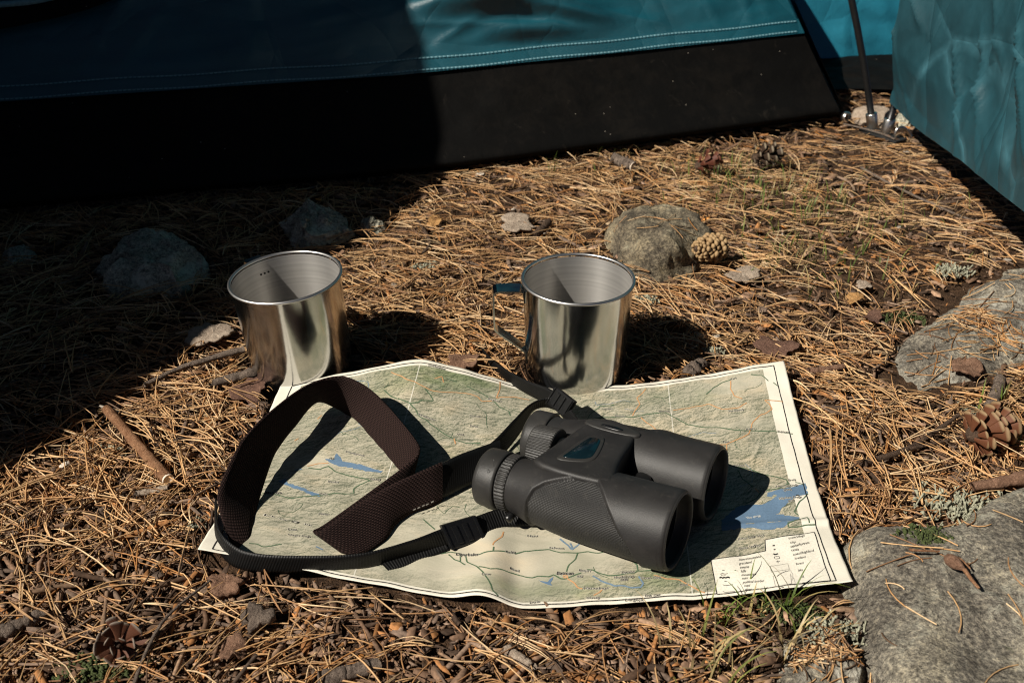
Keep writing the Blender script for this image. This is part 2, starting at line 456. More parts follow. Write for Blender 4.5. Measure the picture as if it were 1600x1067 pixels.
M['cutwood'] = plain('cut_wood', (.70, .58, .46), .8, 0, .2, 900)
M['lichen'] = plain('grey_lichen', (.27, .265, .19), .9, 0, .45, 400, .5)
M['moss'] = plain('moss', (.045, .060, .014), .9, 0, .5, 700, .5)

# ------------------------------------------------------------------ the ground
def ground_z(x, y):
    x = np.asarray(x, float); y = np.asarray(y, float)
    z = .016 * fbm(x * 5 + 3, y * 5 + 1, 3, 3)
    dx = np.maximum(np.abs(x - .0) - .25, 0); dy = np.maximum(np.abs(y - .56) - .17, 0)
    w = np.clip(np.hypot(dx, dy) / .15, 0, 1); w = w * w * (3 - 2 * w)
    far = np.clip((np.hypot(x, y - .7) - 2.5) / 12, 0, 1)
    return -.0030 + z * w + .9 * far * fbm(x * .13, y * .13, 8, 3)

def axis_coords(lo, hi, step, reach):
    mid = np.arange(lo, hi + step / 2, step)
    g = step * np.cumsum(1.16 ** np.arange(1, 120)); g = g[g < reach]
    return np.r_[(lo - g)[::-1], mid, hi + g]
gx = axis_coords(-.8, .8, .010, 160); gy = axis_coords(.25, 1.9, .010, 160)
GX, GY = np.meshgrid(gx, gy, indexing='ij')
GZ = ground_z(GX, GY) + .0030 * fbm(GX * 55, GY * 55, 21, 3)
tag(mesh('ground', np.stack([GX, GY, GZ], -1).reshape(-1, 3), grid_faces(len(gx), len(gy)), M['soil']), kind='structure')

# ------------------------------------------------------------------ rocks half sunk in the litter
ROCKS, ROCK_V = [], []
def rock(name, outline, height, mat, label, seed, p=3.0, q=.6, tilt=(0, 0), rough=.006, zb=-.012, cat='rock', group=None):
    P = np.array([at(*o)[:2] for o in outline]); c = P.mean(0)
    ang = np.arctan2(P[:, 1] - c[1], P[:, 0] - c[0]); rad = np.hypot(*(P - c).T)
    k = np.argsort(ang); ang, rad = ang[k], rad[k]
    nt, nr = 150, 44
    th = np.linspace(-math.pi, math.pi, nt, endpoint=False)
    R = np.interp(th, np.r_[ang - 2 * math.pi, ang, ang + 2 * math.pi], np.r_[rad, rad, rad])
    ker = np.ones(7) / 7; R = np.convolve(np.r_[R[-3:], R, R[:3]], ker, 'valid')
    size = R.mean()
    rr = np.linspace(0, 1, nr) ** .8
    V = []
    for r in rr:
        x = c[0] + np.cos(th) * R * r; y = c[1] + np.sin(th) * R * r
        z = zb + (height - zb) * (1 - r ** p) ** q * np.ones(nt)
        z = z + (tilt[0] * (x - c[0]) + tilt[1] * (y - c[1])) * (1 - r ** 2)
        V.append(np.stack([x, y, z], -1))
    V = np.concatenate(V)
    o3 = Vector((seed * 3.1, seed * 1.7, seed * .9))
    D = np.array([mnoise.noise_vector(Vector(v) * (1.6 / size) + o3) for v in V]) * rough * 1.3
    D += np.array([mnoise.noise_vector(Vector(v) * (5.0 / size) + o3) for v in V]) * rough * .45
    D += np.array([mnoise.noise_vector(Vector(v) * (15 / size) + o3) for v in V]) * rough * .16
    V = V + D * np.minimum(1, (rr * 8))[:, None].repeat(nt, 1).reshape(-1, 1) * .999
    V[:nt] = V[:nt].mean(0)
    base = np.array([c[0], c[1], 0])
    o = mesh(name, V - base, grid_faces(nr, nt, close_v=True), mat)
    o.location = base
    tag(o, label, cat, group)
    ROCKS.append(P); ROCK_V.append(V[nt:]); return o

rock('rock', [(1316,838,.01),(1350,812,.016),(1400,800,.018),(1450,812,.018),(1490,806,.02),(1530,786,.02),(1600,756,.02),(1720,730,.02),(1820,900,.01),(1760,1150,.0),(1560,1230,0),(1420,1190,0),(1372,1090,0),(1350,1010,0),(1332,945,0),(1312,890,0)],
     .025, M['rock'], 'large flat grey rock under the front right corner of the map', 3, 7, .5, (.02, .0), .0060)
rock('rock', [(1392,590,0),(1400,552,0),(1430,520,0),(1460,490,.006),(1490,455,.008),(1530,425,.008),(1600,400,.008),(1700,395,.006),(1760,470,0),(1700,560,0),(1600,572,0),(1530,590,0),(1478,620,0),(1440,632,0),(1405,622,0)],
     .011, M['rock_lichen'], 'low rough grey rock with pale patches at the right edge, above the pine cone', 7, 3.0, .6, (.0, .02), .0085, -.008)
rock('rock', [(945,345,.02),(958,312,.03),(1010,300,.034),(1060,306,.03),(1100,335,.022),(1122,372,.01),(1100,410,.0),(1072,432,0),(1035,440,0),(985,425,0),(955,395,.0)],
     .030, M['rock_back'], 'rounded brownish rock behind the right mug', 12, 4.5, .55, (-.02, -.12), .0075)
rock('rock', [(150,420,.01),(165,378,.016),(210,352,.02),(280,345,.022),(318,368,.02),(318,420,.006),(295,455,0),(240,470,0),(180,462,0)],
     .019, M['rock_pale'], 'pale lichen covered rock in the deep shade left of the mugs', 17, 5, .5, (0, -.1), .011)
rock('rock', [(440,345,.01),(455,318,.022),(495,306,.026),(535,318,.02),(548,350,.01),(530,382,0),(480,388,0),(448,375,0)],
     .019, M['rock_pale'], 'small grey rock in the shade behind the left mug', 23, 4.5, .5, (0, -.1), .008)
rock('stone', [(562,358,0),(570,342,.008),(590,338,.01),(602,348,.004),(596,362,0),(575,364,0)],
     .012, M['rock_pale'], 'small pale stone at the edge of the big shadow behind the left mug', 29, 2.4, .6, (0, 0), .003, -.006, 'stone')
rock('rock', [(1215,1010,0),(1240,965,.002),(1290,945,.004),(1330,955,.004),(1352,1000,.002),(1362,1060,0),(1350,1130,0),(1280,1160,0),(1225,1100,0)],
     .010, M['rock_lichen'], 'dark crusty rock with grey lichen at the bottom edge, left of the flat rock', 31, 2.2, .8, (0, 0), .006, -.010)
rock('wood_block', [(1330,180,0),(1340,170,.008),(1375,168,.01),(1398,176,.008),(1396,192,0),(1360,194,0)],
     .014, M['bark_pale'], 'pale block of wood lying behind the tent pole feet', 37, 5, .5, (0, 0), .002, -.006, 'wood')
rock('stone', [(1398,186,0),(1404,178,.008),(1420,180,.008),(1424,192,0),(1408,196,0)],
     .010, M['rock_pale'], 'small pale stone under the edge of the right tent flap', 41, 3, .6, (0, 0), .002, -.006, 'stone')
rock('stone', [(0,400,0),(20,388,.006),(52,390,.008),(60,402,0),(30,412,0)],
     .010, M['rock_pale'], 'small pale stone in the deep shade at the left edge', 43, 3, .6, (0, 0), .003, -.006, 'stone')

# ------------------------------------------------------------------ tents
def creases(x, z, segs):
    """sum of sharp ridges along segments in the plane of a cloth"""
    d = np.zeros_like(x)
    for (x0, z0, x1, z1, amp, wid) in segs:
        ux, uz = x1 - x0, z1 - z0; L2 = ux * ux + uz * uz
        t = np.clip(((x - x0) * ux + (z - z0) * uz) / L2, 0, 1)
        dist = np.hypot(x - x0 - t * ux, z - z0 - t * uz)
        d += amp * np.exp(-dist / wid) * np.sin(math.pi * np.clip(t, .02, .98)) ** .5
    return d

def sheet(name, P, mat, parent):
    nu, nv = P.shape[:2]
    return mesh(name, P.reshape(-1, 3), grid_faces(nu, nv), mat, parent, world_pts=True)

def base_y(x):
    return np.interp(x, [-2.2, -1.2, -.53, -.1, .15, .437, .6], [.50, .80, .955, 1.060, 1.155, 1.268, 1.33])

tent = empty('tent', (.0, 1.10, 0), 'long teal tent wall with a wide black groundsheet skirt across the back', 'tent')
TZS = .107                                    # height of the seam between skirt and wall
def wall(s, z, bulge=0.0):
    xr = .437 - .51 * z - .25 * np.maximum(z - .15, 0) ** 2 * 4
    x = -2.2 + (xr + 2.2) * s
    y = base_y(x + .3 * z) + .75 * z + .10 * z * z + bulge
    return x, y
SEGS_T = [(-.14, .150, .10, .128, .008, .006), (-.02, .172, .07, .126, .007, .005), (.03, .150, .13, .135, .006, .005), (-.09, .128, -.03, .148, .006, .005), (.02, .165, .20, .125, .006, .006),
          (-.42, .20, -.47, .118, .004, .006), (-.38, .19, -.43, .125, .004, .005), (-.60, .19, -.62, .12, .004, .006), (-.3, .2, -.29, .11, .002, .004),
          (.20, .23, .27, .115, .003, .006), (.29, .22, .31, .115, .004, .006), (.33, .22, .335, .115, .003, .006), (-.22, .19, .05, .175, .003, .006), (-.1, .21, .12, .18, .003, .006),
          (.05, .22, .30, .155, .002, .005), (-.9, .3, -.7, .13, .004, .007), (.0, .35, .15, .2, .004, .01)]
s_ = np.linspace(0, 1, 420); z_ = np.r_[np.linspace(TZS, .30, 110), np.linspace(.31, 1.15, 40)]
S_, Z_ = np.meshgrid(s_, z_, indexing='ij'); X_, Y_ = wall(S_, Z_)
d_ = creases(X_, Z_, SEGS_T) + .010 * fbm(X_ * 7, Z_ * 11, 4, 4) + .009 * fbm(X_ * 4 + Z_ * 6, Z_ * 34 - X_ * 5, 44, 3) + .006 * np.exp(-((Z_ - .160) / .016) ** 2) * np.exp(-((X_ + .04) / .14) ** 2)
up_ = lambda a, b, v: np.clip((v - a) / (b - a), 0, 1) ** 2 * (3 - 2 * np.clip((v - a) / (b - a), 0, 1))
d_ = d_ + .034 * up_(-.15, -.02, X_) * (1 - up_(-.01, .16, X_)) * np.exp(-((Z_ - .158 + .06 * X_) / .011) ** 2) + .016 * up_(-.06, .02, X_) * (1 - up_(.02, .14, X_)) * np.exp(-((Z_ - .132 + .08 * X_) / .008) ** 2) + .014 * up_(.02, .07, X_) * (1 - up_(.07, .16, X_)) * np.exp(-((Z_ - .150 + .12 * X_) / .008) ** 2)
fade_ = np.clip((Z_ - TZS) / .02, 0, 1)
sheet('wall_panel', np.stack([X_ - .3 * d_ * fade_, Y_ - .75 * d_ * fade_, Z_ + .6 * d_ * fade_], -1), M['teal'], tent)
z_ = np.linspace(0.004, TZS + .002, 40)
S_, Z_ = np.meshgrid(s_, z_, indexing='ij'); X_, Y_ = wall(S_, Z_)
b_ = -.016 * np.exp(-((Z_ - .018) / .016) ** 2) + .030 * np.exp(-(Z_ / .012) ** 2)
d_ = .015 * fbm(X_ * 9, Z_ * 14, 14, 4) * np.sin(math.pi * np.clip(Z_ / TZS, 0, 1))
sheet('groundsheet_skirt', np.stack([X_, Y_ + b_ - d_ + .003, Z_ + .002], -1), M['groundsheet'], tent)
# piped hem between the two, then two rows of stitches
z_ = np.linspace(TZS - .004, TZS + .012, 7)
S_, Z_ = np.meshgrid(s_, z_, indexing='ij'); X_, Y_ = wall(S_, Z_)
sheet('seam_band', np.stack([X_ + .001, Y_ - .0022, Z_ + .0012], -1), M['teal'], tent)
SV, SF = [], []
for row in (-.0022, .0088):
    xs = np.arange(-.95, .372, .0046)
    for x0 in xs:
        zz = TZS + row + .0006 * math.sin(x0 * 40)
        xr = .437 - .51 * zz; a, b = x0, x0 + .0036
        if b > xr: continue
        pts = []
        for xx in (a, b):
            y0 = float(base_y(xx + .3 * zz) + .75 * zz + .1 * zz * zz)
            for dz in (-.00055, .00055): pts.append((xx, y0 - .0036 + dz * .75, zz + .0022 + dz))
        k = len(SV); mid = [(pts[0][0] + .0018, (pts[0][1] + pts[2][1]) / 2 - .0007, (pts[0][2] + pts[2][2]) / 2), (pts[1][0] + .0018, (pts[1][1] + pts[3][1]) / 2 - .0007, (pts[1][2] + pts[3][2]) / 2)]
        SV += [pts[0], pts[1], mid[0], mid[1], pts[2], pts[3]]; SF += [(k, k + 2, k + 3, k + 1), (k + 2, k + 4, k + 5, k + 3)]
tag(mesh('stitching', SV, np.array(SF), M['seam'], tent, world_pts=True), 'pale double stitching along the tent seam', kind='stuff')
# end wall turning the corner to the back
t_ = np.linspace(0, 1, 60); z_ = np.linspace(.004, 1.1, 60)
T_, Z_ = np.meshgrid(t_, z_, indexing='ij')
X0 = .437 - .51 * Z_ - np.maximum(Z_ - .15, 0) ** 2; Y0 = base_y(X0 + .3 * Z_) + .75 * Z_ + .1 * Z_ ** 2
X_ = X0 + T_ * (.10 - .0 * Z_); Y_ = Y0 + T_ * (.75 - .75 * Z_)
d_ = .012 * fbm(T_ * 9, Z_ * 9, 31, 3)
sheet('end_panel', np.stack([X_ + d_ + .002, Y_ + .002, Z_], -1), M['teal'], tent)
z2_ = np.linspace(.003, TZS, 14); T_, Z_ = np.meshgrid(t_, z2_, indexing='ij')
X0 = .437 - .51 * Z_; Y0 = base_y(X0 + .3 * Z_) + .75 * Z_
sheet('end_skirt', np.stack([X0 + .10 * T_ + .008, Y0 + T_ * (.75 - .75 * Z_), Z_], -1), M['groundsheet'], tent)
# unseen panel added left of the view: its slanting edge throws the long shadow
e0, ed = np.array([-.468, .253, .0]), np.array([-.235, .402, .682])
t_ = np.linspace(0, 2.0, 50); w_ = np.linspace(0, 1, 40)
T_, W_ = np.meshgrid(t_, w_, indexing='ij')
E_ = e0 + T_[..., None] * ed + W_[..., None] * (np.array([-1.05, -.10, .05]) * 1.1)
wave = W_ * (1 - W_) * .06 * np.sin(9 * W_ + 2 * T_)
sheet('shadow_panel', E_ + wave[..., None] * np.array([.1, 1, .1]), M['teal'], tent)

# right hand tent: door flap close by, fly further back
rt = empty('tent', (.50, 1.30, 0), 'crumpled teal tent flap hanging at the right edge, over its dark shadow', 'tent')
BE = catmull(np.array([(.468, 1.215, .048), (.461, 1.089, .054), (.439, .93, .078), (.423, .811, .093), (.412, .742, .103), (.385, .55, .125)]), 130)
h_ = np.r_[np.linspace(0, .34, 120), np.linspace(.36, 1.1, 30)]
I_, Hh = np.meshgrid(np.arange(130), h_, indexing='ij')
B_ = BE[I_]
lenY = (1.215 - B_[..., 1])
r3 = random.Random(9); SEGS_F = []
for k in range(46):
    y0 = r3.uniform(-.15, .7); hh = r3.uniform(-.05, .42); an = r3.gauss(-.95, .30) if r3.random() < .75 else r3.uniform(-2.9, .2); ln = r3.uniform(.06, .32)
    SEGS_F.append((y0, hh, y0 + ln * math.cos(an), hh + ln * math.sin(an), r3.uniform(.003, .010) * r3.choice((1, 1, -1)), r3.uniform(.003, .010)))
d_ = creases(lenY, Hh, SEGS_F) + .014 * fbm(lenY * 8, Hh * 8, 6, 4) + .010 * np.sin(13 * lenY + 9 * Hh) * np.clip(Hh / .06, 0, 1)
d_ = d_ * (.18 + .82 * np.clip(Hh / .07, 0, 1))
Xf = B_[..., 0] + .02 * Hh - .10 * Hh * np.exp(-lenY * 3) - d_
Yf = B_[..., 1] + .015 * Hh - .10 * Hh * np.exp(-lenY * 9)
sheet('door_flap', np.stack([Xf, Yf, B_[..., 2] + Hh], -1), M['teal_flap'], rt)
hm = np.linspace(0, 1, 6); I_, W_ = np.meshgrid(np.arange(130), hm, indexing='ij'); B_ = BE[I_]
d0 = d_[:, :1]
sheet('hem', np.stack([B_[..., 0] - d0 + .020 * W_, B_[..., 1] + .004 * W_, B_[..., 2] + .006 * W_ - .007 * np.sin(W_ * 3.1)], -1), M['teal_flap'], rt)

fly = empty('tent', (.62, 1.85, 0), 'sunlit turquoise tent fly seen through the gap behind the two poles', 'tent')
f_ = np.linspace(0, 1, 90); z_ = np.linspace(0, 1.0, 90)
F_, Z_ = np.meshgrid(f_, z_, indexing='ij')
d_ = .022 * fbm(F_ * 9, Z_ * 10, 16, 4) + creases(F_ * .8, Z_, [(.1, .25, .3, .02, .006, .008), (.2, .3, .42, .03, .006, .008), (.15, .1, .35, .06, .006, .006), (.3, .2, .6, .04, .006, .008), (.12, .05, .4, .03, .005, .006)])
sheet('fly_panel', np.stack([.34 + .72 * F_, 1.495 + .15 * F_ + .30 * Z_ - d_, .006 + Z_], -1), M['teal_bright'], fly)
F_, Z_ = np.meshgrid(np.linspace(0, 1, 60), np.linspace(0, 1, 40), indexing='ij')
sheet('shade_sheet', np.stack([.36 + .50 * F_, 1.525 + .13 * F_ - (.170 - .02 * np.sin(9 * F_)) * Z_, .010 + .016 * (fbm(F_ * 9, Z_ * 5, 3, 3) + .3) * np.sin(3.1 * Z_) + .01 * (1 - Z_)], -1), M['groundsheet'], fly)  # black sheet standing in for the shaded ground in front of the fly

# poles in their foot plate
foot = empty('pole_foot', at(1378, 212, 0), 'metal foot plate with two sockets holding the tent poles', 'foot plate')
g0 = at(1350, 204, .002); g1 = at(1408, 224, .002); gd = g1 - g0; gl = np.linalg.norm(gd); gd /= gl; gn = np.array([-gd[1], gd[0], 0])
box('plate', (g0 + g1) / 2 + np.array([0, 0, .0025]), gd * gl / 2, gn * .011, np.array([0, 0, .0016]), M['dark'], foot, .001)
pA = at(1364, 202, .004); pB = at(1383, 212, .004)
tA = np.array([pA[0] - .040, pA[1] + .012, .15]); dA = (tA - pA) / np.linalg.norm(tA - pA); dB = np.array([.13, .06, 1.0]); dB /= np.linalg.norm(dB)
for p, dd in ((pA, dA), (pB, dB)):
    lathe('socket', [(0, .0068), (.001, .0072), (.020, .0072), (.021, .0068), (.021, .0046)], M['steel_plain'], foot, local(foot, [p])[0], dd, (1, 0, 0), 20)
for p, dd, bend, lab in ((pA, dA, -.25, 'black tent pole leaning left out of the front socket'), (pB, dB, .1, 'black tent pole standing half hidden behind the right flap')):
    tt = np.linspace(0.004, 1.2, 30)
    o = empty('tent_pole', p, lab, 'tent pole', 'tent poles in the metal foot')
    tube('shaft', p + tt[:, None] * dd + (tt ** 2)[:, None] * np.array([bend, .1, -.03]), .0044, M['pole'], o, 12)
peg = empty('tent_peg', at(1396, 222, 0), 'bent silver tent peg hooked through the foot plate', 'tent peg')
q0 = at(1396, 224, .0); q1 = at(1402, 208, .016); q2 = at(1424, 212, .010)
tube('hook', catmull([q0, q0 + (0, 0, .014), q0 + (.003, .001, .019), q0 + (.012, .004, .018), q0 + (.024, .010, .006)], 20), .0021, M['steel_plain'], peg, 10)
cl = empty('corner_clip', at(1318, 192, .004), 'small shiny clip at the tent corner by the poles', 'clip')
lathe('ring', [(0, .005), (.002, .007), (.006, .007), (.008, .005)], M['steel_plain'], cl, (0, 0, .008), (.3, -1, .2), (0, 0, 1), 20)
tube('cord', catmull([at(1318, 194, .008), at(1345, 200, .010), at(1380, 210, .010), at(1398, 218, .008)], 16), .0010, M['stick_grey'], cl, 6)

# dark doorway edge with its pale piping in the upper left of the wall
def on_wall(px, py):
    for z in np.linspace(.08, .40, 1200):
        p = at(px, py, z)
        if p[1] >= float(base_y(p[0] + .3 * z)) + .75 * z + .1 * z * z: continue
        return p + np.array([0, -.010, .004])
    return p
ed_ = catmull([on_wall(*q) for q in ((-220, 30), (-100, 22), (0, 12), (60, 6), (110, -6), (150, -20))], 60)
tube('piping', ed_, .0035, M['seam'], tent, 10)
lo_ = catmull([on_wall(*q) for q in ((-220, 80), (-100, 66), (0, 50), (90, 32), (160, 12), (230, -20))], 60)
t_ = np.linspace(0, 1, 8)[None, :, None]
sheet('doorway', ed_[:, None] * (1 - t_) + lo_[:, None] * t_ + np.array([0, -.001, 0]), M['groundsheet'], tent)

# ------------------------------------------------------------------ the map
_MU=np.array([0,.25,.5,.75,1.])
# plan position (x,y) of the sheet's front and back edge at the five fold columns
_MF=np.array([[-.1875,.4475],[-.0932,.4291],[.0054,.4099],[.1032,.4128],[.1942,.4203]])
_MB=np.array([[-.1752,.6315],[-.0691,.6461],[.0262,.6327],[.1189,.6402],[.2105,.6562]])
# heights at v = 0, 1/3, 2/3, 1
_MZ=np.array([[.012,.006,.0055,.009],[.006,.006,.012,.025],[.004,.004,.004,.003],[.0035,.0045,.006,.008],[.015,.0055,.008,.0165]])
def map_point(u,v):
    """world position of the sheet at u (left to right) and v (front to back)"""
    u=np.asarray(u,float); v=np.asarray(v,float)
    def lin(tab,uu): return np.interp(uu,_MU,tab)
    def sm(tab):
        r=0
        for o,w in ((-.014,.2),(-.007,.2),(0,.2),(.007,.2),(.014,.2)):
            r=r+w*lin(tab,u+o)
        return r
    fx,fy,bx,by=(lin(t,u) for t in (_MF[:,0],_MF[:,1],_MB[:,0],_MB[:,1]))
    x=fx+(bx-fx)*v; y=fy+(by-fy)*v
    z0,z1,z2,z3=(sm(_MZ[:,k]) for k in range(4))
    L0=-4.5*(v-1/3)*(v-2/3)*(v-1); L1=13.5*v*(v-2/3)*(v-1); L2=-13.5*v*(v-1/3)*(v-1); L3=4.5*v*(v-1/3)*(v-2/3)
    z=z0*L0+z1*L1+z2*L2+z3*L3
    z=z+.0058*np.exp(-((u-.445)/.035)**2)*np.exp(-(v/.33)**2)*(1/(1+np.exp((u-.482)/.006)))
    z=z+.0016*np.exp(-((v-.28+.02*u)/.012)**2)*np.exp(-((u-1)/.25)**2)
    z=z+.0005*np.sin(37*u+11*v)*np.sin(19*v-7*u+1)+.00035*np.sin(83*u-31*v+2)*np.sin(53*v+23*u)
    z=z+.0030*np.exp(-((u-.73)/.10)**2-((v-.12)/.16)**2)
    y=y+.0016*np.sin(9*u+1)*(1-v)
    return np.stack([x,y,z],-1)

GREEN_ROADS = [[(.1978,.8604),(.2154,.8257),(.2298,.8083),(.249,.7852),(.2634,.7586),(.273,.7262),(.2874,.7192),(.3099,.6891),(.3307,.666),(.3515,.6475),(.3707,.6452),(.3939,.6556)],[(.2506,.7828),(.2658,.7898),(.2722,.806),(.2914,.8106),(.2834,.8372),(.2722,.8638)],[(.3059,.9356),(.3275,.9286)],[(.3483,.917),(.3699,.9078),(.3907,.8916),(.4067,.8685),(.4203,.8442),(.4347,.8361),(.4388,.8164)],[(.5861,.8095),(.6077,.8141),(.6389,.821),(.6765,.8083),(.7014,.8164),(.739,.8164),(.7566,.7852),(.7806,.7424),(.811,.7215),(.8367,.7134),(.8695,.688),(.8975,.681),(.9479,.6695),(.9816,.6487)],[(.5861,.8095),(.5893,.8372),(.6109,.8812),(.6397,.8846)],[(.8263,.8893),(.8431,.9205),(.8607,.9367),(.8823,.9471),(.8927,.9529)],[(.9239,.9575),(.9463,.9436),(.9576,.9124)],[(.9672,.9032),(.9776,.8777)],[(.8479,.5989),(.8463,.5711)],[(.8455,.5341),(.8511,.526),(.8815,.5075),(.9103,.4763),(.9479,.4474),(.9503,.4265)],[(.9511,.4312),(.9287,.4103),(.8975,.4046),(.8855,.3756),(.8623,.356)],[(.9624,.4335),(.9792,.4184)],[(.9792,.3791),(.9616,.3502),(.9455,.3062),(.9519,.2923)],[(.9279,.2426),(.9511,.2438),(.9752,.2472)],[(.9279,.2403),(.9279,.2565),(.9648,.2785),(.9656,.2519)],[(.8615,.5006),(.8679,.4624),(.8831,.4231)],[(.3523,.1535),(.3683,.1547),(.3835,.1651),(.3971,.1616),(.4075,.1512),(.4107,.1304),(.4267,.1084),(.438,.083),(.4476,.0598),(.4548,.0402),(.4572,.0251),(.4652,.0147)],[(.3803,.1535),(.3907,.1385),(.3995,.1339),(.4099,.1188)],[(.4003,.1304),(.3995,.1582)],[(.4299,.1084),(.4492,.1003),(.4676,.1119),(.4812,.1165),(.4964,.1154),(.5108,.1084),(.5188,.113),(.5364,.1073),(.5436,.1142),(.554,.1003),(.5612,.0992),(.5709,.1061),(.5685,.1049),(.5757,.1107),(.5853,.1142)],[(.4259,.1593),(.4356,.1663),(.4476,.172),(.4628,.1813),(.482,.1905),(.4956,.2067),(.5324,.2137),(.5516,.1975),(.5781,.1952),(.5933,.1986),(.6101,.1882),(.6181,.1894),(.6381,.1778),(.6517,.1674),(.6637,.1443),(.6709,.1304),(.6709,.1096),(.6909,.1061)],[(.5781,.1929),(.5749,.172),(.5661,.1489),(.562,.1223)],[(.5941,.1258),(.6029,.1234),(.6141,.1073),(.6269,.0957),(.6453,.0957),(.6669,.1038),(.6709,.1096)],[(.4476,.1894),(.4484,.172)],[(.0537,.3352),(.0761,.3317),(.1033,.3132),(.1153,.3224),(.1361,.3305),(.1505,.3386),(.1609,.3456),(.1802,.3513),(.2034,.3571),(.201,.378),(.2074,.3965),(.221,.4138),(.225,.4161),(.2098,.4277),(.1906,.4381),(.1762,.4462),(.1593,.4578),(.1449,.4832),(.1305,.4705),(.1105,.4751)],[(.0729,.0714),(.0849,.0772),(.0945,.0691),(.1065,.0772),(.1217,.0911)],[(.3275,.2819),(.3499,.2495)]]
ORANGE_ROADS = [[(.1994,.9564),(.221,.9217),(.2378,.8985),(.257,.8777),(.2722,.8685),(.289,.8569),(.3075,.8592),(.3315,.88),(.3571,.8823),(.3715,.8789),(.3811,.865),(.4019,.88)],[(.4091,.9841),(.4099,.9367),(.4067,.8916),(.4396,.9217),(.47,.924)],[(.3467,.6556),(.3507,.6325)],[(.7054,.9645),(.6845,.9159),(.6901,.8754),(.6797,.8407),(.6733,.8141)],[(.6917,.8025),(.7006,.7759),(.7182,.7377),(.7014,.6972)],[(.7174,.7134),(.7494,.6938),(.7774,.6776),(.8038,.6463),(.8246,.6267),(.8495,.6278),(.8783,.6452),(.8959,.666),(.9071,.7146),(.9295,.7528),(.9535,.769),(.9503,.7979),(.9423,.821),(.9768,.799)],[(.7558,.828),(.7886,.8303),(.8246,.8395),(.8551,.7979),(.8879,.799),(.9047,.8118)],[(.8815,.939),(.8767,.8985),(.8823,.8615),(.8967,.8349)],[(.8503,.6232),(.8479,.5989)],[(.8879,.4184),(.8935,.4011)],[(.4596,.2611),(.458,.2426),(.4524,.2253),(.446,.2021),(.446,.194)],[(.5653,.0992),(.5749,.0818),(.5805,.0621),(.5877,.0564)],[(.6053,.0297),(.6141,.039),(.6181,.0494)],[(.6958,.0864),(.7134,.0702),(.7334,.0656),(.7518,.0378),(.7702,.0193)],[(.558,.1073),(.562,.1107),(.5661,.1049),(.5628,.1015),(.558,.1049)],[(.1089,.4832),(.1257,.4948),(.1433,.4994)],[(.0945,.7481),(.0993,.7678)],[(.0689,.6301),(.0737,.6452)],[(.285,.9182),(.2978,.9367),(.3042,.9113)]]
STREAMS = [[(.5484,.2519),(.5604,.2322),(.5701,.2079),(.5813,.2345)],[(.5701,.2102),(.5669,.2368)],[(.6037,.0992),(.6165,.0772),(.6309,.0679),(.6373,.0575),(.6517,.0564),(.6629,.0483),(.6733,.0459),(.6781,.0598),(.6725,.0876)],[(.0897,.4589),(.1025,.467)],[(.1762,.1026),(.1906,.0934)]]
LAKES = [[(.8575,.3513),(.8767,.3502),(.8967,.3502),(.9095,.3618),(.9231,.3791),(.9191,.3861),(.9127,.3756),(.9039,.3814),(.9071,.3965),(.9319,.4057),(.9543,.4115),(.98,.4265),(.9792,.3803),(.9752,.3768),(.96,.3745),(.9359,.3409),(.9271,.3294),(.9191,.3062),(.9103,.2993),(.9215,.3004),(.9383,.2912),(.9527,.2831),(.9463,.2657),(.9287,.2553),(.9191,.2414),(.9039,.2368),(.8855,.2403),(.8663,.2507),(.8487,.2495),(.8263,.2472),(.8134,.2461),(.815,.2889),(.8319,.3166),(.8479,.3444)],[(.1337,.5226),(.1457,.5145),(.1505,.5492),(.1593,.5295),(.1641,.5098),(.1786,.504),(.1954,.496),(.213,.4774),(.2274,.467),(.2394,.4624),(.2362,.452),(.2154,.4589),(.1962,.4693),(.181,.4798),(.1649,.4855),(.1529,.4925),(.1425,.504)],[(.0705,.4022),(.0801,.4173),(.0881,.3895),(.1057,.3768),(.1225,.3652),(.1385,.3479),(.1497,.3444),(.1489,.3317),(.1385,.3317),(.1305,.3409),(.1129,.356),(.0929,.3733),(.0825,.3826)],[(.5204,.0992),(.5292,.0934),(.5348,.0911),(.538,.1015),(.5428,.1084),(.542,.098),(.5388,.0876),(.542,.0783),(.5356,.0818),(.5292,.0876)]]
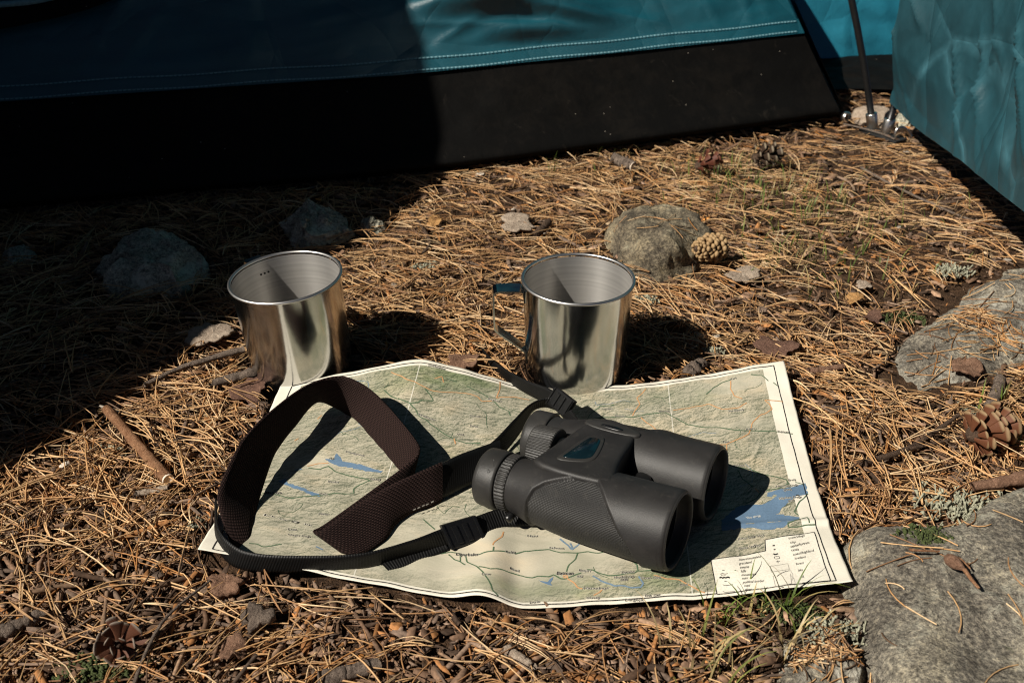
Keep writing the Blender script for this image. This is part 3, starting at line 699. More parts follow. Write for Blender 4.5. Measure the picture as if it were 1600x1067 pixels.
PLACE_NAMES = [('Erzincan',(0.2714,0.7331),(0.3042,0.7227),0),('Bayburt',(0.3915,0.8789),(0.4187,0.8766),0),('Şebinkarahisar',(0.2658,0.9737),(0.301,0.9714),0),('Tercan',(0.3683,0.7238),(0.3835,0.725),0),('Kemah',(0.3643,0.7724),(0.3851,0.7782),0),('Ovacık',(0.3491,0.6753),(0.3619,0.6776),0),('Ağrı',(0.8919,0.6857),(0.9087,0.6868),0),('Erzurum',(0.7254,0.8222),(0.747,0.821),0),('Horasan',(0.6389,0.821),(0.6605,0.8129),0),('Tutak',(0.8423,0.6348),(0.8559,0.6313),0),('Karayazı',(0.7174,0.7088),(0.7422,0.7007),0),('Kars',(0.8799,0.9436),(0.8935,0.946),0),('Taşlıçay',(0.9519,0.6637),(0.9744,0.6544),0),('Sarıkamış',(0.8639,0.7817),(0.8959,0.7828),0),('Pasinler',(0.6173,0.8569),(0.6357,0.858),0),('Patnos',(0.8551,0.5202),(0.8759,0.5226),0),('Erciş',(0.9503,0.4404),(0.9648,0.4404),0),('Nemrut Dağı',(0.9247,0.4138),(0.9656,0.415),0),('(2935)',(0.9367,0.393),(0.9519,0.3965),0),('Süphan Dağı',(0.9247,0.3618),(0.9656,0.3629),0),('4058',(0.9399,0.3479),(0.9519,0.349),0),('Ahlat',(0.8927,0.4011),(0.9063,0.4022),0),('Van Gölü',(0.8599,0.2935),(0.8855,0.2947),2),('Artos Dağı 3515',(0.8383,0.2067),(0.8839,0.2125),0),('Gevaş Dağları',(0.8359,0.1674),(0.8735,0.1743),0),('Diyarbakır',(0.3915,0.1535),(0.4275,0.1535),1),('Bismil',(0.4756,0.1246),(0.49,0.1258),0),('Çınar',(0.4372,0.0725),(0.4508,0.076),0),('Kocaköy',(0.4676,0.1801),(0.482,0.1905),0),('Hani',(0.4956,0.2646),(0.5124,0.2657),0),('Derik',(0.5108,0.0147),(0.526,0.017),0),('Silvan',(0.5316,0.2172),(0.5564,0.2102),0),('Batman',(0.5468,0.1154),(0.5733,0.1096),1),('Beşiri',(0.5805,0.12),(0.5989,0.1154),0),('932',(0.5781,0.098),(0.5877,0.0957),0),('Siirt',(0.6909,0.1015),(0.7054,0.098),1),('Kurtalan',(0.6461,0.0992),(0.6661,0.1026),0),('Herekol Dağı',(0.6349,0.083),(0.6653,0.0841),0),('2838',(0.6437,0.0737),(0.6557,0.0737),0),('Hasankeyf',(0.5885,0.054),(0.6269,0.0494),0),('Gercüş',(0.5933,0.0205),(0.6133,0.017),0),('Dargeçit',(0.6501,0.0055),(0.6773,0.0008),0),('Eruh 1245',(0.6797,0.0159),(0.7022,0.0112),0),('Pervari',(0.7326,0.0448),(0.7446,0.0459),0),('Şirvan 1020',(0.6741,0.0783),(0.7046,0.0714),0),('Baykan',(0.6117,0.2033),(0.6293,0.1963),0),('Malatya',(0.0577,0.3305),(0.0849,0.3363),1),('Kale',(0.1473,0.3398),(0.1609,0.3421),0),('Çemişgezek',(0.1633,0.5561),(0.1994,0.5283),0),('Elazığ',(0.2226,0.4184),(0.2402,0.4161),0),('Baskil',(0.1529,0.4046),(0.1705,0.4034),0),('Çelik',(0.1201,0.1605),(0.1369,0.1616),0),('Gerger Dağı',(0.1241,0.1362),(0.1617,0.1339),0),('D o ğ u',(0.0721,0.2125),(0.1537,0.1905),0),('Pötürge',(0.1585,0.2495),(0.1762,0.2495),0),('Ağ',(0.1401,0.5202),(0.1489,0.5145),0)]
LEGEND_WORDS = [('desert/wasteland',(0.8319,0.1223),(0.8711,0.1281),3),('grassland',(0.8311,0.1049),(0.8535,0.1096),3),('swamp',(0.8311,0.0887),(0.8471,0.0922),3),('hills',(0.8311,0.0749),(0.8407,0.076),3),('mountains',(0.8311,0.0621),(0.8559,0.0621),3),('ruins',(0.8311,0.0494),(0.8415,0.0494),3),('political border',(0.8311,0.0344),(0.8655,0.0321),3),('road',(0.8319,0.0216),(0.8423,0.0205),3),('river',(0.8319,0.0078),(0.8431,0.0066),3),('town/village',(0.9223,0.1905),(0.9519,0.201),3),('city',(0.9223,0.172),(0.9335,0.1732),3),('capital/fortress',(0.9215,0.1547),(0.956,0.1697),3),('castle',(0.9207,0.142),(0.9343,0.1431),3),('coast/highland',(0.9223,0.1246),(0.96,0.1373),3),('lowland',(0.9231,0.1096),(0.9423,0.1119),3),('forest',(0.9223,0.0864),(0.9359,0.0887),3),('lake',(0.9223,0.0621),(0.9311,0.0633),3),('reef',(0.9231,0.0344),(0.9303,0.0367),3),('streams',(0.9223,0.0078),(0.9375,0.0112),3)]
LEGEND_PANEL = [(.7862,.1292),(.8799,.1535),(.8831,.1975),(.9696,.216),(.9672,.0124),(.7886,.0078)]
LEGEND_SIGNS = [[(.7958,.0621),(.7982,.0656),(.8006,.061),(.8022,.0644),(.8054,.061),(.8102,.0633),(.8126,.0598)],[(.7982,.0749),(.8022,.0783),(.8046,.0737),(.8102,.0749)],[(.799,.0714),(.8022,.0725),(.8062,.0702)],[(.7998,.0402),(.803,.0367),(.8086,.0367),(.8158,.0367)],[(.7982,.017),(.8022,.0124),(.8086,.0124),(.8174,.0112)],[(.803,.0506),(.807,.0494)],[(.8022,.0887),(.8062,.0864)],[(.8911,.1396),(.8927,.1339),(.8943,.1385),(.8967,.135),(.8991,.1385)],[(.8911,.1269),(.8999,.1281),(.8999,.12),(.8911,.1177),(.8911,.1269)],[(.8919,.1073),(.8991,.1096)],[(.8951,.1119),(.8951,.1015)],[(.8935,.1732),(.8975,.172)],[(.8935,.1558),(.8967,.1558)],[(.8807,.0899),(.9103,.0968),(.9095,.0714),(.8799,.0644),(.8807,.0899)],[(.8863,.0459),(.8951,.0575),(.9031,.0644),(.9095,.0668)],[(.8807,.0494),(.8807,.0089),(.9063,.0135),(.9095,.0552)],[(.8839,.0066),(.8887,.0089),(.8935,.0031),(.8887,.002)],[(.8847,.0),(.8879,.0)]]

def norm_at(u, v, e=.002):
    a = map_point(u + e, v) - map_point(u - e, v); b = map_point(u, v + e) - map_point(u, v - e)
    n = np.cross(a, b); return n / (np.linalg.norm(n, axis=-1)[..., None] + 1e-12)
def on_map(uv, lift):
    uv = np.asarray(uv, float); return map_point(uv[..., 0], uv[..., 1]) + norm_at(uv[..., 0], uv[..., 1]) * lift

def mat_map():
    m = NT('printed_map_paper'); uv = m.coords('UV')
    mp = m.n('Mapping'); mp.inputs['Scale'].default_value = (.85, .72, 1); mp.inputs['Rotation'].default_value = (0, 0, .25); m.l(uv, mp.inputs['Vector']); v = mp.outputs[0]
    def off(vec, dx, dy):
        nd = m.n('VectorMath'); nd.operation = 'ADD'; m.l(vec, nd.inputs[0]); nd.inputs[1].default_value = (dx, dy, 0); return nd.outputs[0]
    def relief(sc, d, gain, typ='RIDGED_MULTIFRACTAL'):
        out = []
        for q in (v, off(v, d, -d)):
            nd = m.n('TexNoise'); nd.noise_type = typ
            if typ == 'RIDGED_MULTIFRACTAL': nd.normalize = True
            nd.inputs['Scale'].default_value = sc; nd.inputs['Detail'].default_value = 8; nd.inputs['Roughness'].default_value = .66; nd.inputs['Distortion'].default_value = .9
            m.l(q, nd.inputs['Vector']); out.append(nd.outputs['Fac'])
        return m.math('MULTIPLY', m.math('SUBTRACT', out[0], out[1]), gain)
    sh = m.math('ADD', relief(24, .0030, 2.0, 'FBM'), m.math('ADD', relief(60, .0013, 2.4, 'FBM'), relief(140, .0007, 2.0, 'FBM')))
    rel = m.attr('relief', 'Fac'); forest = m.attr('forest', 'Fac')
    sh = m.math('MULTIPLY', sh, rel)
    lum = m.math('ADD', sh, .5)
    land = m.ramp(lum, [(.05, (.095, .105, .075)), (.33, (.22, .225, .165)), (.49, (.43, .40, .31)), (.60, (.50, .455, .355)), (.9, (.56, .51, .405))])
    tanv = m.noise(v, 9, 4)
    for sc, w_, k in ((20, .012, .62), (46, .020, .50), (90, .022, .35)):           # fine printed valleys
        st = m.math('ABSOLUTE', m.math('SUBTRACT', m.noise(v, sc, 6, .62, 1.4), .5))
        st = m.math('MULTIPLY', m.math('MULTIPLY', m.math('SUBTRACT', w_, st), 1 / w_, clamp=True), m.math('MULTIPLY', rel, k))
        land = m.mix(st, land, (.12, .135, .095))
    land = m.mix(m.math('MULTIPLY', m.math('SUBTRACT', tanv, .5), 1.6, clamp=True), land, m.mix(1.0, land, (1.04, .92, .78), 'MULTIPLY'))
    g = m.math('MULTIPLY', m.math('ADD', forest, m.math('MULTIPLY', m.math('SUBTRACT', m.noise(v, 15, 5, .65), .60), 1.6)), m.math('ADD', .35, m.math('MULTIPLY', m.noise(v, 60, 4, .7), 1.1)), clamp=True)
    land = m.mix(g, land, m.mix(1.0, land, (.50, .62, .45), 'MULTIPLY'))
    land = m.mix(m.math('MULTIPLY', m.math('SUBTRACT', 1.0, rel), .75), land, (.62, .565, .455))
    tone = m.ramp(m.noise(v, 7, 4, .6, .8), [(.34, (.74, .755, .70)), (.5, (.92, .91, .87)), (.64, (1.08, 1.0, .90))])
    land = m.mix(1.0, land, tone, 'MULTIPLY')
    land = m.mix(1.0, land, (.94, .96, .98), 'MULTIPLY')
    paper = m.ramp(m.noise(v, 20, 4), [(.3, (.66, .62, .52)), (.7, (.73, .69, .59))])
    sep = m.n('SeparateXYZ'); m.l(uv, sep.inputs[0]); U, Vv = sep.outputs['X'], sep.outputs['Y']
    def band(x, lo, hi): return m.math('MULTIPLY', m.math('GREATER_THAN', x, lo), m.math('LESS_THAN', x, hi))
    inn = m.math('MULTIPLY', band(U, .040, .952), band(Vv, .020, .972))
    col = m.mix(inn, paper, land)
    for c, w in ((.25, .0009), (.75, .0009)):
        ln = m.math('LESS_THAN', m.math('ABSOLUTE', m.math('SUBTRACT', U, c)), w)
        wear_highlight = m.math('MULTIPLY', ln, m.math('GREATER_THAN', m.noise(uv, 90, 3, .7), .40))
        col = m.mix(m.math('MULTIPLY', wear_highlight, .6), col, (.74, .71, .63))
    m.base(col); m.set(Roughness=.68); m.b.inputs['Specular IOR Level'].default_value = .25
    m.bump(m.math('ADD', m.noise(v, 240, 4), m.math('MULTIPLY', m.noise(v, 12, 3), 2.5)), .10, .0012)
    return m.m
M['map'] = mat_map()
M['ink_green'] = flat('green_road_ink', (.075, .125, .070)); M['ink_orange'] = flat('orange_road_ink', (.50, .275, .13))
M['ink_blue'] = flat('lake_ink', (.115, .185, .275)); M['ink_stream'] = flat('stream_ink', (.15, .22, .29))
M['ink_black'] = flat('black_ink', (.018, .018, .018)); M['ink_grey'] = flat('faint_ink', (.33, .31, .27))
M['ink_cream'] = flat('cream_ink', (.72, .68, .58)); M['ink_halo'] = flat('halo_ink', (.62, .59, .50))

sheet_map = empty('map', (0.01, .53, 0), 'unfolded printed paper map with roads and a blue lake, lying under the binoculars', 'map')
nu, nv = 300, 180
uu, vv = np.meshgrid(np.linspace(0, 1, nu), np.linspace(0, 1, nv), indexing='ij')
def gsum(lst): return sum(a * np.exp(-((uu - u) / su) ** 2 - ((vv - v) / sv) ** 2) for u, v, su, sv, a in lst)
forest = gsum([(.27, .93, .10, .10, 1.1), (.36, .97, .07, .07, .9), (.60, .06, .14, .05, .9), (.46, .06, .06, .03, .9), (.72, .10, .06, .10, .7), (.62, .33, .08, .06, .8), (.82, .87, .05, .05, .7), (.35, .50, .04, .05, .5), (.70, .90, .10, .06, .5), (.80, .08, .02, .05, .6), (.33, .65, .10, .1, .35), (.9, .55, .06, .2, .25), (.15, .85, .06, .08, .5), (.5, .75, .1, .1, .25)]) - .15
flatz = gsum([(.40, .15, .16, .13, 1.0), (.55, .20, .14, .08, .9), (.12, .50, .06, .05, .6), (.90, .92, .08, .06, .75), (.05, .1, .08, .08, .5), (.88, .72, .10, .03, .4)])
relief = np.clip(1.0 - flatz, .12, 1)
P_ = map_point(uu, vv).reshape(-1, 3); N_ = norm_at(uu, vv).reshape(-1, 3)
Fm = grid_faces(nu, nv); n0 = nu * nv
ring = np.r_[np.arange(nu) * nv, (nu - 1) * nv + np.arange(1, nv), np.arange(nu - 2, -1, -1) * nv + nv - 1, np.arange(nv - 2, 0, -1)]
rim = np.stack([ring, np.roll(ring, -1), np.roll(ring, -1) + n0, ring + n0], -1)[:, ::-1]
UV = np.stack([uu.ravel(), vv.ravel()], -1)
mesh('paper_sheet', np.r_[P_, P_ - N_ * .00035], np.r_[Fm, Fm[:, ::-1] + n0, rim], M['map'], sheet_map, uvs=np.r_[UV, UV * 0 + (.5, .001)],
     attrs={'relief': np.r_[relief.ravel(), relief.ravel()], 'forest': np.r_[forest.ravel(), forest.ravel()]}, world_pts=True)
MAP_OUT = np.r_[map_point(np.linspace(0, 1, 40), 0 * np.ones(40)), map_point(np.ones(20), np.linspace(0, 1, 20)), map_point(np.linspace(1, 0, 40), np.ones(40)), map_point(np.zeros(20), np.linspace(1, 0, 20))][:, :2]

ASP = np.array([.395, .225])                                       # sheet size in metres: u and v to millimetres
def print_line(name, pts, width, mat, lift, wob=0.0, seed=0):
    p = np.array(pts, float); seg = np.linalg.norm(np.diff(p * ASP, axis=0), axis=1)
    n = max(3, int(seg.sum() / .0011)); d = np.r_[0, np.cumsum(seg)]; t = np.linspace(0, d[-1], n)
    q = np.stack([np.interp(t, d, p[:, 0]), np.interp(t, d, p[:, 1])], -1)
    if wob:
        k = np.linspace(0, n * .18, n)
        q = q + wob * np.stack([vnoise(k, k * 0 + seed, seed) - .5, vnoise(k, k * 0 + seed + 9, seed + 3) - .5], -1) / ASP
    tg = np.gradient(q * ASP, axis=0); tg /= np.linalg.norm(tg, axis=1)[:, None] + 1e-9
    nn = np.stack([-tg[:, 1], tg[:, 0]], -1) / ASP
    w = width * (1 + .25 * (rng.random(n) - .5))[:, None] / 2
    a = on_map(np.clip(q + nn * w, 0, 1), lift); b = on_map(np.clip(q - nn * w, 0, 1), lift)
    return mesh(name, np.stack([a, b], 1).reshape(-1, 3), grid_faces(n, 2)[:, ::-1], mat, sheet_map, world_pts=True)

def print_patch(name, poly, mat, lift, wob=0.0):
    p = np.array(poly, float)
    if wob:
        q = []
        for i in range(len(p)):
            a, b = p[i], p[(i + 1) % len(p)]; L = np.linalg.norm((b - a) * ASP); k = max(1, int(L / .0016))
            for j in range(k): q.append(a + (b - a) * j / k + (rng.normal(0, wob, 2) / ASP if j else 0))
        p = np.array(q)
    bm = bmesh.new(); f = bm.faces.new([bm.verts.new((x, y, 0)) for x, y in p])
    bmesh.ops.triangulate(bm, faces=bm.faces[:])
    lo, hi = p.min(0), p.max(0)
    for k, st in ((0, .006), (1, .010)):
        for c in np.arange(math.floor(lo[k] / st) * st + st, hi[k], st):
            co = Vector((c, 0, 0)) if k == 0 else Vector((0, c, 0)); no = Vector((1, 0, 0)) if k == 0 else Vector((0, 1, 0))
            bmesh.ops.bisect_plane(bm, geom=bm.verts[:] + bm.edges[:] + bm.faces[:], plane_co=co, plane_no=no)
    bmesh.ops.triangulate(bm, faces=bm.faces[:])
    bmesh.ops.recalc_face_normals(bm, faces=bm.faces[:])
    bm.verts.index_update()
    V = np.array([v.co[:2] for v in bm.verts]); F = [[v.index for v in f.verts] for f in bm.faces]; bm.free()
    return mesh(name, on_map(np.clip(V, 0, 1), lift), F, mat, sheet_map, world_pts=True, smooth=True)

_fc = bpy.data.curves.new('lettering', 'FONT'); _fo = bpy.data.objects.new('lettering', _fc); C.objects.link(_fo)
def glyphs(txt, offset=0.0, shear=0.0):
    _fc.body = txt; _fc.offset = offset; _fc.shear = shear; _fc.resolution_u = 2; _fc.fill_mode = 'FRONT'
    bpy.context.view_layer.update()
    me = _fo.evaluated_get(bpy.context.evaluated_depsgraph_get()).to_mesh()
    V = np.array([v.co[:] for v in me.vertices]).reshape(-1, 3); F = [list(p.vertices) for p in me.polygons]
    _fo.to_mesh_clear(); return V, F
def print_word(txt, a, b, kind, name='place_name'):
    a, b = np.array(a), np.array(b); dirv = (b - a) * ASP; L = np.linalg.norm(dirv); e = dirv / L; up = np.array([-e[1], e[0]])
    V, F = glyphs(txt, .012 if kind in (0, 2) else (.03 if kind == 1 else .012), .35 if kind == 3 else 0)
    w = V[:, 0].max(); sc = L / w
    hgt = {0: .0019, 1: .0025, 2: .0018, 3: .0021}[kind]                # letter height in metres, stretched to the printed length
    sy = hgt / .72
    def put(V, lift):
        q = a + (np.outer(V[:, 0] * sc, e) + np.outer(V[:, 1] * sy, up)) / ASP
        return on_map(np.clip(q, 0, 1), lift)
    word = mesh(name, put(V, .00034), F, M['ink_black' if kind != 2 else 'ink_blue'], sheet_map, world_pts=True, smooth=False)
    if kind in (0, 1, 2):
        V2, F2 = glyphs(txt, .055 if kind != 2 else .07, 0)
        mesh('halo', put(V2, .00028), F2, M['ink_halo' if kind != 2 else 'ink_cream'], word, world_pts=False).data.transform(Matrix.Translation((-.01, -.53, 0)))
    return word
for r in GREEN_ROADS: print_line('road', r, .00085, M['ink_green'], .00018, .0008, len(r))
for r in ORANGE_ROADS: print_line('road', r, .00085, M['ink_orange'], .00021, .0011, len(r) + 3)
for r in STREAMS: print_line('stream', r, .0011, M['ink_stream'], .00015, .0012, len(r))
for r in LAKES: print_patch('lake', r, M['ink_blue'], .00012, .00035)
rb = np.random.default_rng(4)
for k in range(70):                                               # thin printed tracks and valleys
    u0, v0 = rb.uniform(.06, .93), rb.uniform(.12, .93)
    if .77 < u0 and v0 < .26: continue
    an = rb.uniform(0, 6.28); pts = [(u0, v0)]
    for j in range(rb.integers(3, 7)):
        an += rb.normal(0, .7); u0 += .014 * math.cos(an); v0 += .022 * math.sin(an)
        pts.append((min(max(u0, .045), .945), min(max(v0, .04), .95)))
    if k < 44: print_line('track', pts, .00038, M['ink_green'] if k % 3 else M['ink_stream'], .00016, .0012, k)
bl = [(.022, .011), (.976, .011), (.976, .984), (.022, .984)]
for i in range(4): print_line('border_line', [bl[i], bl[(i + 1) % 4]], .0008, M['ink_black'], .00019)
for w in PLACE_NAMES: print_word(*w)
print_patch('legend_panel', LEGEND_PANEL, M['ink_cream'], .00024)
lp = LEGEND_PANEL + [LEGEND_PANEL[0]]
for i in range(len(LEGEND_PANEL)): print_line('legend_outline', [lp[i], lp[i + 1]], .0006, M['ink_black'], .00030)
for w in LEGEND_WORDS: print_word(*w, name='legend_word')
for i, r in enumerate(LEGEND_SIGNS): print_line('legend_sign', r, (.0011 if i in (0, 7, 11, 12, 17) else .00042), M['ink_black' if i not in (13, 15) else 'ink_grey'], .00033)
bpy.data.objects.remove(_fo); bpy.data.curves.remove(_fc)

# ------------------------------------------------------------------ two steel mugs
def mug(base, label, handle_az, tilt=(0, 0)):
    o = empty('mug', base, label, 'mug', 'steel mugs by the map', (tilt[0], tilt[1], 0))
    H, rb_, rt_ = .0835, .0385, .0412
    R = lambda z: rb_ + (rt_ - rb_) * z / H
    outer = [(0.0012, 0.0), (.0010, .030), (.0004, .0325)] + [(.006 - .006 * math.cos(a), R(0) - .006 + .006 * math.sin(a)) for a in np.linspace(.15, math.pi / 2, 8)] + [(z, R(z)) for z in np.linspace(.008, H - .0016, 24)]
    lathe('body', outer, M['steel_out'], o, seg=128)
    inner = [(z, R(z) - .0008) for z in np.linspace(H - .0014, .008, 24)] + [(.0066 - .0045 * math.sin(a), R(.004) - .0055 + .0045 * math.cos(a)) for a in np.linspace(.1, math.pi / 2, 6)] + [(.0021, .02), (.0021, .0)]
    lathe('inside', inner, M['steel_in'], o, seg=128)
    rr = .00125; lathe('rim', [(H + rr * math.sin(a), rt_ + .0004 + rr * math.cos(a)) for a in np.linspace(0, 2 * math.pi, 13)], M['steel_rim'], o, seg=128)
    d = np.array([math.cos(handle_az), math.sin(handle_az), 0]); w = np.array([-d[1], d[0], 0]) * .0068
    prof = [(R(.074) - .0004, .0672), (R(.074) + .0004, .0745), (R(.074) + .0016, .0765), (R(.074) + .018, .0772), (R(.074) + .0215, .0765), (R(.074) + .0228, .0735), (R(.07) + .0225, .047), (R(.06) + .0215, .0435), (R(.05) + .019, .0405), (R(.03) + .001, .0245), (R(.03) - .0003, .0205), (R(.02) + .0001, .014)]
    c = catmull(np.array([(r, 0, z) for r, z in prof]), 70); c = np.stack([c[:, 0], c[:, 2]], -1)
    tg = np.gradient(c, axis=0); tg /= np.linalg.norm(tg, axis=1)[:, None]; nn = np.stack([-tg[:, 1], tg[:, 0]], -1) * .0006
    V = []
    for i in range(len(c)):
        taper = 1.0 - .12 * i / len(c)
        for sg, sw in ((1, 1), (1, -1), (-1, -1), (-1, 1)):
            q = c[i] + sg * nn[i]; V.append(d * q[0] + np.array([0, 0, q[1]]) + w * sw * taper)
    F = [list(f) for f in grid_faces(len(c), 4, close_v=True)] + [[0, 1, 2, 3], [len(V) - 1, len(V) - 2, len(V) - 3, len(V) - 4]]
    h = mesh('handle', V, F, M['steel_out'], o)
    md = h.modifiers.new('edge', 'EDGE_SPLIT'); md.split_angle = math.radians(50)
    for k in (-1, 0, 1):
        lathe('rivet', [(0, .0009), (.0003, .0008), (.0005, 0.0)], M['dark'], o, d * (R(.071) - .0009) + np.array([0, 0, .0715]) + np.array([-d[1], d[0], 0]) * k * .0032, -d, (0, 0, 1), 10)
    return o
MUG_L = np.array([-.1650, .6695, -.0005]); MUG_R = np.array([.0495, .6650, -.0005])
mug(MUG_L, 'steel mug standing left, half in shadow, no handle showing', math.radians(128), (math.radians(1.0), math.radians(-3.5)))
mug(MUG_R, 'shiny steel mug with its angular handle to the left, behind the binoculars', math.radians(184))

# ------------------------------------------------------------------ binoculars with their strap
BD = np.array([.8697, -.4880, .0732]); BD /= np.linalg.norm(BD); BN = np.array([-BD[1], BD[0], 0]); BN /= np.linalg.norm(BN); UP = np.cross(BD, BN)
B0 = np.array([-.0160, .5045, .0231])                             # eye end of the near barrel's axis
bino = empty('binoculars', (.04, .49, .006), 'matt black rubber armoured binoculars with a brown neck strap, lying on the map', 'binoculars')
SEP, DROP = .0560, -.0035
def bp(l, w, h): return B0 + BD * l + BN * w + UP * (h + DROP * w / SEP)
def bl_(p): return local(bino, [p])[0]
BODY = [(.0225, .0168), (.027, .0176), (.034, .0190), (.042, .0206), (.055, .0222), (.070, .0231), (.090, .0236), (.110, .0240), (.1235, .0243), (.1270, .0243), (.1286, .0238), (.1292, .0230)]
bodyL, bodyR = np.array(BODY).T
GRIP = [(.0405, 165), (.0400, 110), (.0408, 72), (.0440, 50), (.050, 36), (.060, 23), (.072, 9), (.076, 6), (.0795, 10), (.085, 24), (.093, 48), (.101, 72), (.108, 92), (.1125, 118), (.114, 165)]
gpoly = np.array([(l, math.radians(a) * .0225) for l, a in GRIP])
def poly_dist(poly, x, y):
    d = np.full(np.shape(x), 1e9)
    for i in range(len(poly)):
        a, b = poly[i], poly[(i + 1) % len(poly)]; e = b - a
        t = np.clip(((x - a[0]) * e[0] + (y - a[1]) * e[1]) / (e @ e), 0, 1)
        d = np.minimum(d, np.hypot(x - a[0] - t * e[0], y - a[1] - t * e[1]))
    return np.where(inside(poly, x, y), -d, d)
for side, w in (('near', 0.0), ('far', SEP)):
    nl, nt = 170, 180
    ls = np.linspace(.0225, .1292, nl); th = np.linspace(0, 2 * math.pi, nt, endpoint=False)
    Lg, Tg = np.meshgrid(ls, th, indexing='ij')
    Rg = np.interp(Lg, bodyL, bodyR)
    ta = np.where(Tg > math.pi, Tg - 2 * math.pi, Tg)
    if w: ta = -ta                                                 # mirrored on the far barrel
    sd = poly_dist(gpoly, Lg, ta * .0225)
    Rg = Rg + .0018 * np.clip(sd / .0016 + .2, 0, 1) * np.exp(-np.maximum(sd - .001, 0) / .012) - .0003 * (np.abs(sd) < .0006)
    Rg = np.where(Lg > .126, np.minimum(Rg, np.interp(Lg, bodyL, bodyR) + .0003), Rg)
    ctr = bp(.003 if w else 0, w, 0)
    Pn = ctr + Lg[..., None] * BD + (Rg * np.cos(Tg))[..., None] * UP - (Rg * np.sin(Tg))[..., None] * BN
    Fq = grid_faces(nl, nt, close_v=True); fc = (sd.ravel()[Fq]).mean(1)
    UVb = np.stack([Lg.ravel(), (Tg * .0225).ravel()], -1)
    V = Pn.reshape(-1, 3)
    mesh('barrel', V, Fq[fc >= -.0004], M['rubber'], bino, uvs=UVb, world_pts=True)
    used = np.unique(Fq[fc < -.0004]); remap = -np.ones(len(V), int); remap[used] = np.arange(len(used))
    mesh('grip_panel', V[used], remap[Fq[fc < -.0004]], M['grip'], bino, uvs=UVb[used], world_pts=True)
    c = bl_(ctr)
    lathe('objective_ring', [(.1288, .0236), (.1298, .0232), (.1300, .0224), (.1294, .0217), (.127, .0213), (.121, .0208), (.1205, .0200)], M['eyecup'], bino, c, BD, UP, 72)
    lathe('objective_tube', [(.1206, .0206), (.112, .0200), (.1118, .0196), (.106, .0190)], M['dark'], bino, c, BD, UP, 64)
    lathe('objective_lens', [(.1065, .0190), (.1085, .012), (.1092, .0)], M['badge'], bino, c, BD, UP, 48)
    cup = lathe('eyecup', [(.0010, .0), (.0030, .012), (-.0002, .0150), (-.0008, .0172), (.0002, .0184), (.0022, .0188), (.0125, .0190), (.0138, .0187), (.0143, .0180), (.0143, .0160)], M['eyecup'], bino, c, BD, UP, 72)
    lathe('eyepiece_neck', [(.0140, .0172), (.0235, .0168)], M['dark'], bino, c, BD, UP, 48)
    if w == 0:
        lathe('dioptre_ring', [(.0152, .0172), (.0156, .0183), (.0160, .0186), (.0215, .0186), (.0222, .0182), (.0226, .0170)], M['eyecup'], bino, c, BD, UP, 288, rib=(48, .0010, .0158, .0216), smooth=False)
        for (l0, a0, l1, a1) in ((.0088, 10, .0108, 13), (.0108, 13, .0094, 17), (.0094, 17, .0088, 10), (.0118, 2, .0090, -14)):    # small arrow and dash moulded on the cup
            q = []
            for l, a in ((l0, a0), (l1, a1)):
                a = math.radians(a + 26); q.append(ctr + BD * l + UP * (.0190 * math.cos(a)) - BN * (.0190 * math.sin(a)))
            o_ = tube('moulded_mark', q, .00016, M['plastic'], bino, 6)
# bridge between the barrels
def slab(name, pts, h0, h1, mat, bev, seg=4, rnd=2):
    """block standing on an outline in the (along, across) plane, corners and top edge rounded"""
    p = np.array(pts, float)
    for _ in range(rnd):                                          # round the corners of the outline
        q = np.roll(p, -1, 0); p = np.stack([p * .75 + q * .25, p * .25 + q * .75], 1).reshape(-1, 2)
    if np.sum(p[:, 0] * np.roll(p[:, 1], -1) - np.roll(p[:, 0], -1) * p[:, 1]) < 0: p = p[::-1]
    tg = np.roll(p, -1, 0) - np.roll(p, 1, 0); tg /= np.linalg.norm(tg, axis=1)[:, None] + 1e-12; inn = np.stack([-tg[:, 1], tg[:, 0]], -1)
    rings = [(p, h0)] + [(p + inn * bev * (1 - math.cos(a)), h1 - bev + bev * math.sin(a)) for a in np.linspace(0, math.pi / 2, seg + 1)]
    V = np.concatenate([[bp(l, w, h) for l, w in q] for q, h in rings]); n = len(p)
    F = [list(f)[::-1] for f in grid_faces(len(rings), n, close_v=True)] + [list(range((len(rings) - 1) * n, len(rings) * n))]
    o = mesh(name, V, F, mat, bino, True, world_pts=True)
    md = o.modifiers.new('edge', 'EDGE_SPLIT'); md.split_angle = math.radians(50)
    return o
slab('bridge', [(.0335, -0.0065), (.0375, 0.0109), (.0445, 0.0510), (.0470, 0.0542), (.0790, 0.0542), (.0815, 0.0499), (.0830, 0.0217), (.0880, 0.0043), (.0900, -0.0065)], -.002, .0248, M['rubber'], .0032, 6)
slab('bridge_rail', [(.0440, 0.0483), (.0455, 0.0591), (.0840, 0.0575), (.0830, 0.0477)], .0, .0256, M['eyecup'], .0016)
slab('rail_strip', [(.0560, 0.0510), (.0565, 0.0548), (.0720, 0.0540), (.0715, 0.0501)], .0235, .0261, M['plastic'], .0004, 1)
slab('badge_frame', [(.0478, 0.0049), (.0490, 0.0103), (.0535, 0.0358), (.0560, 0.0399), (.0635, 0.0404), (.0665, 0.0369), (.0705, 0.0174), (.0690, 0.0114), (.0640, 0.0076), (.0520, 0.0038)], .0225, .0255, M['eyecup'], .0008, 2)
slab('badge', [(.0510, 0.0081), (.0518, 0.0114), (.0555, 0.0331), (.0575, 0.0363), (.0625, 0.0367), (.0648, 0.0342), (.0678, 0.0174), (.0668, 0.0136), (.0630, 0.0103), (.0535, 0.0071)], .0235, .0258, M['badge'], .0003, 1)
slab('hinge_block', [(.0880, 0.0195), (.0880, 0.0369), (.1000, 0.0347), (.1000, 0.0217)], -.012, .010, M['plastic'], .002)
fwc = bl_(bp(.0185, .0300, .0120))
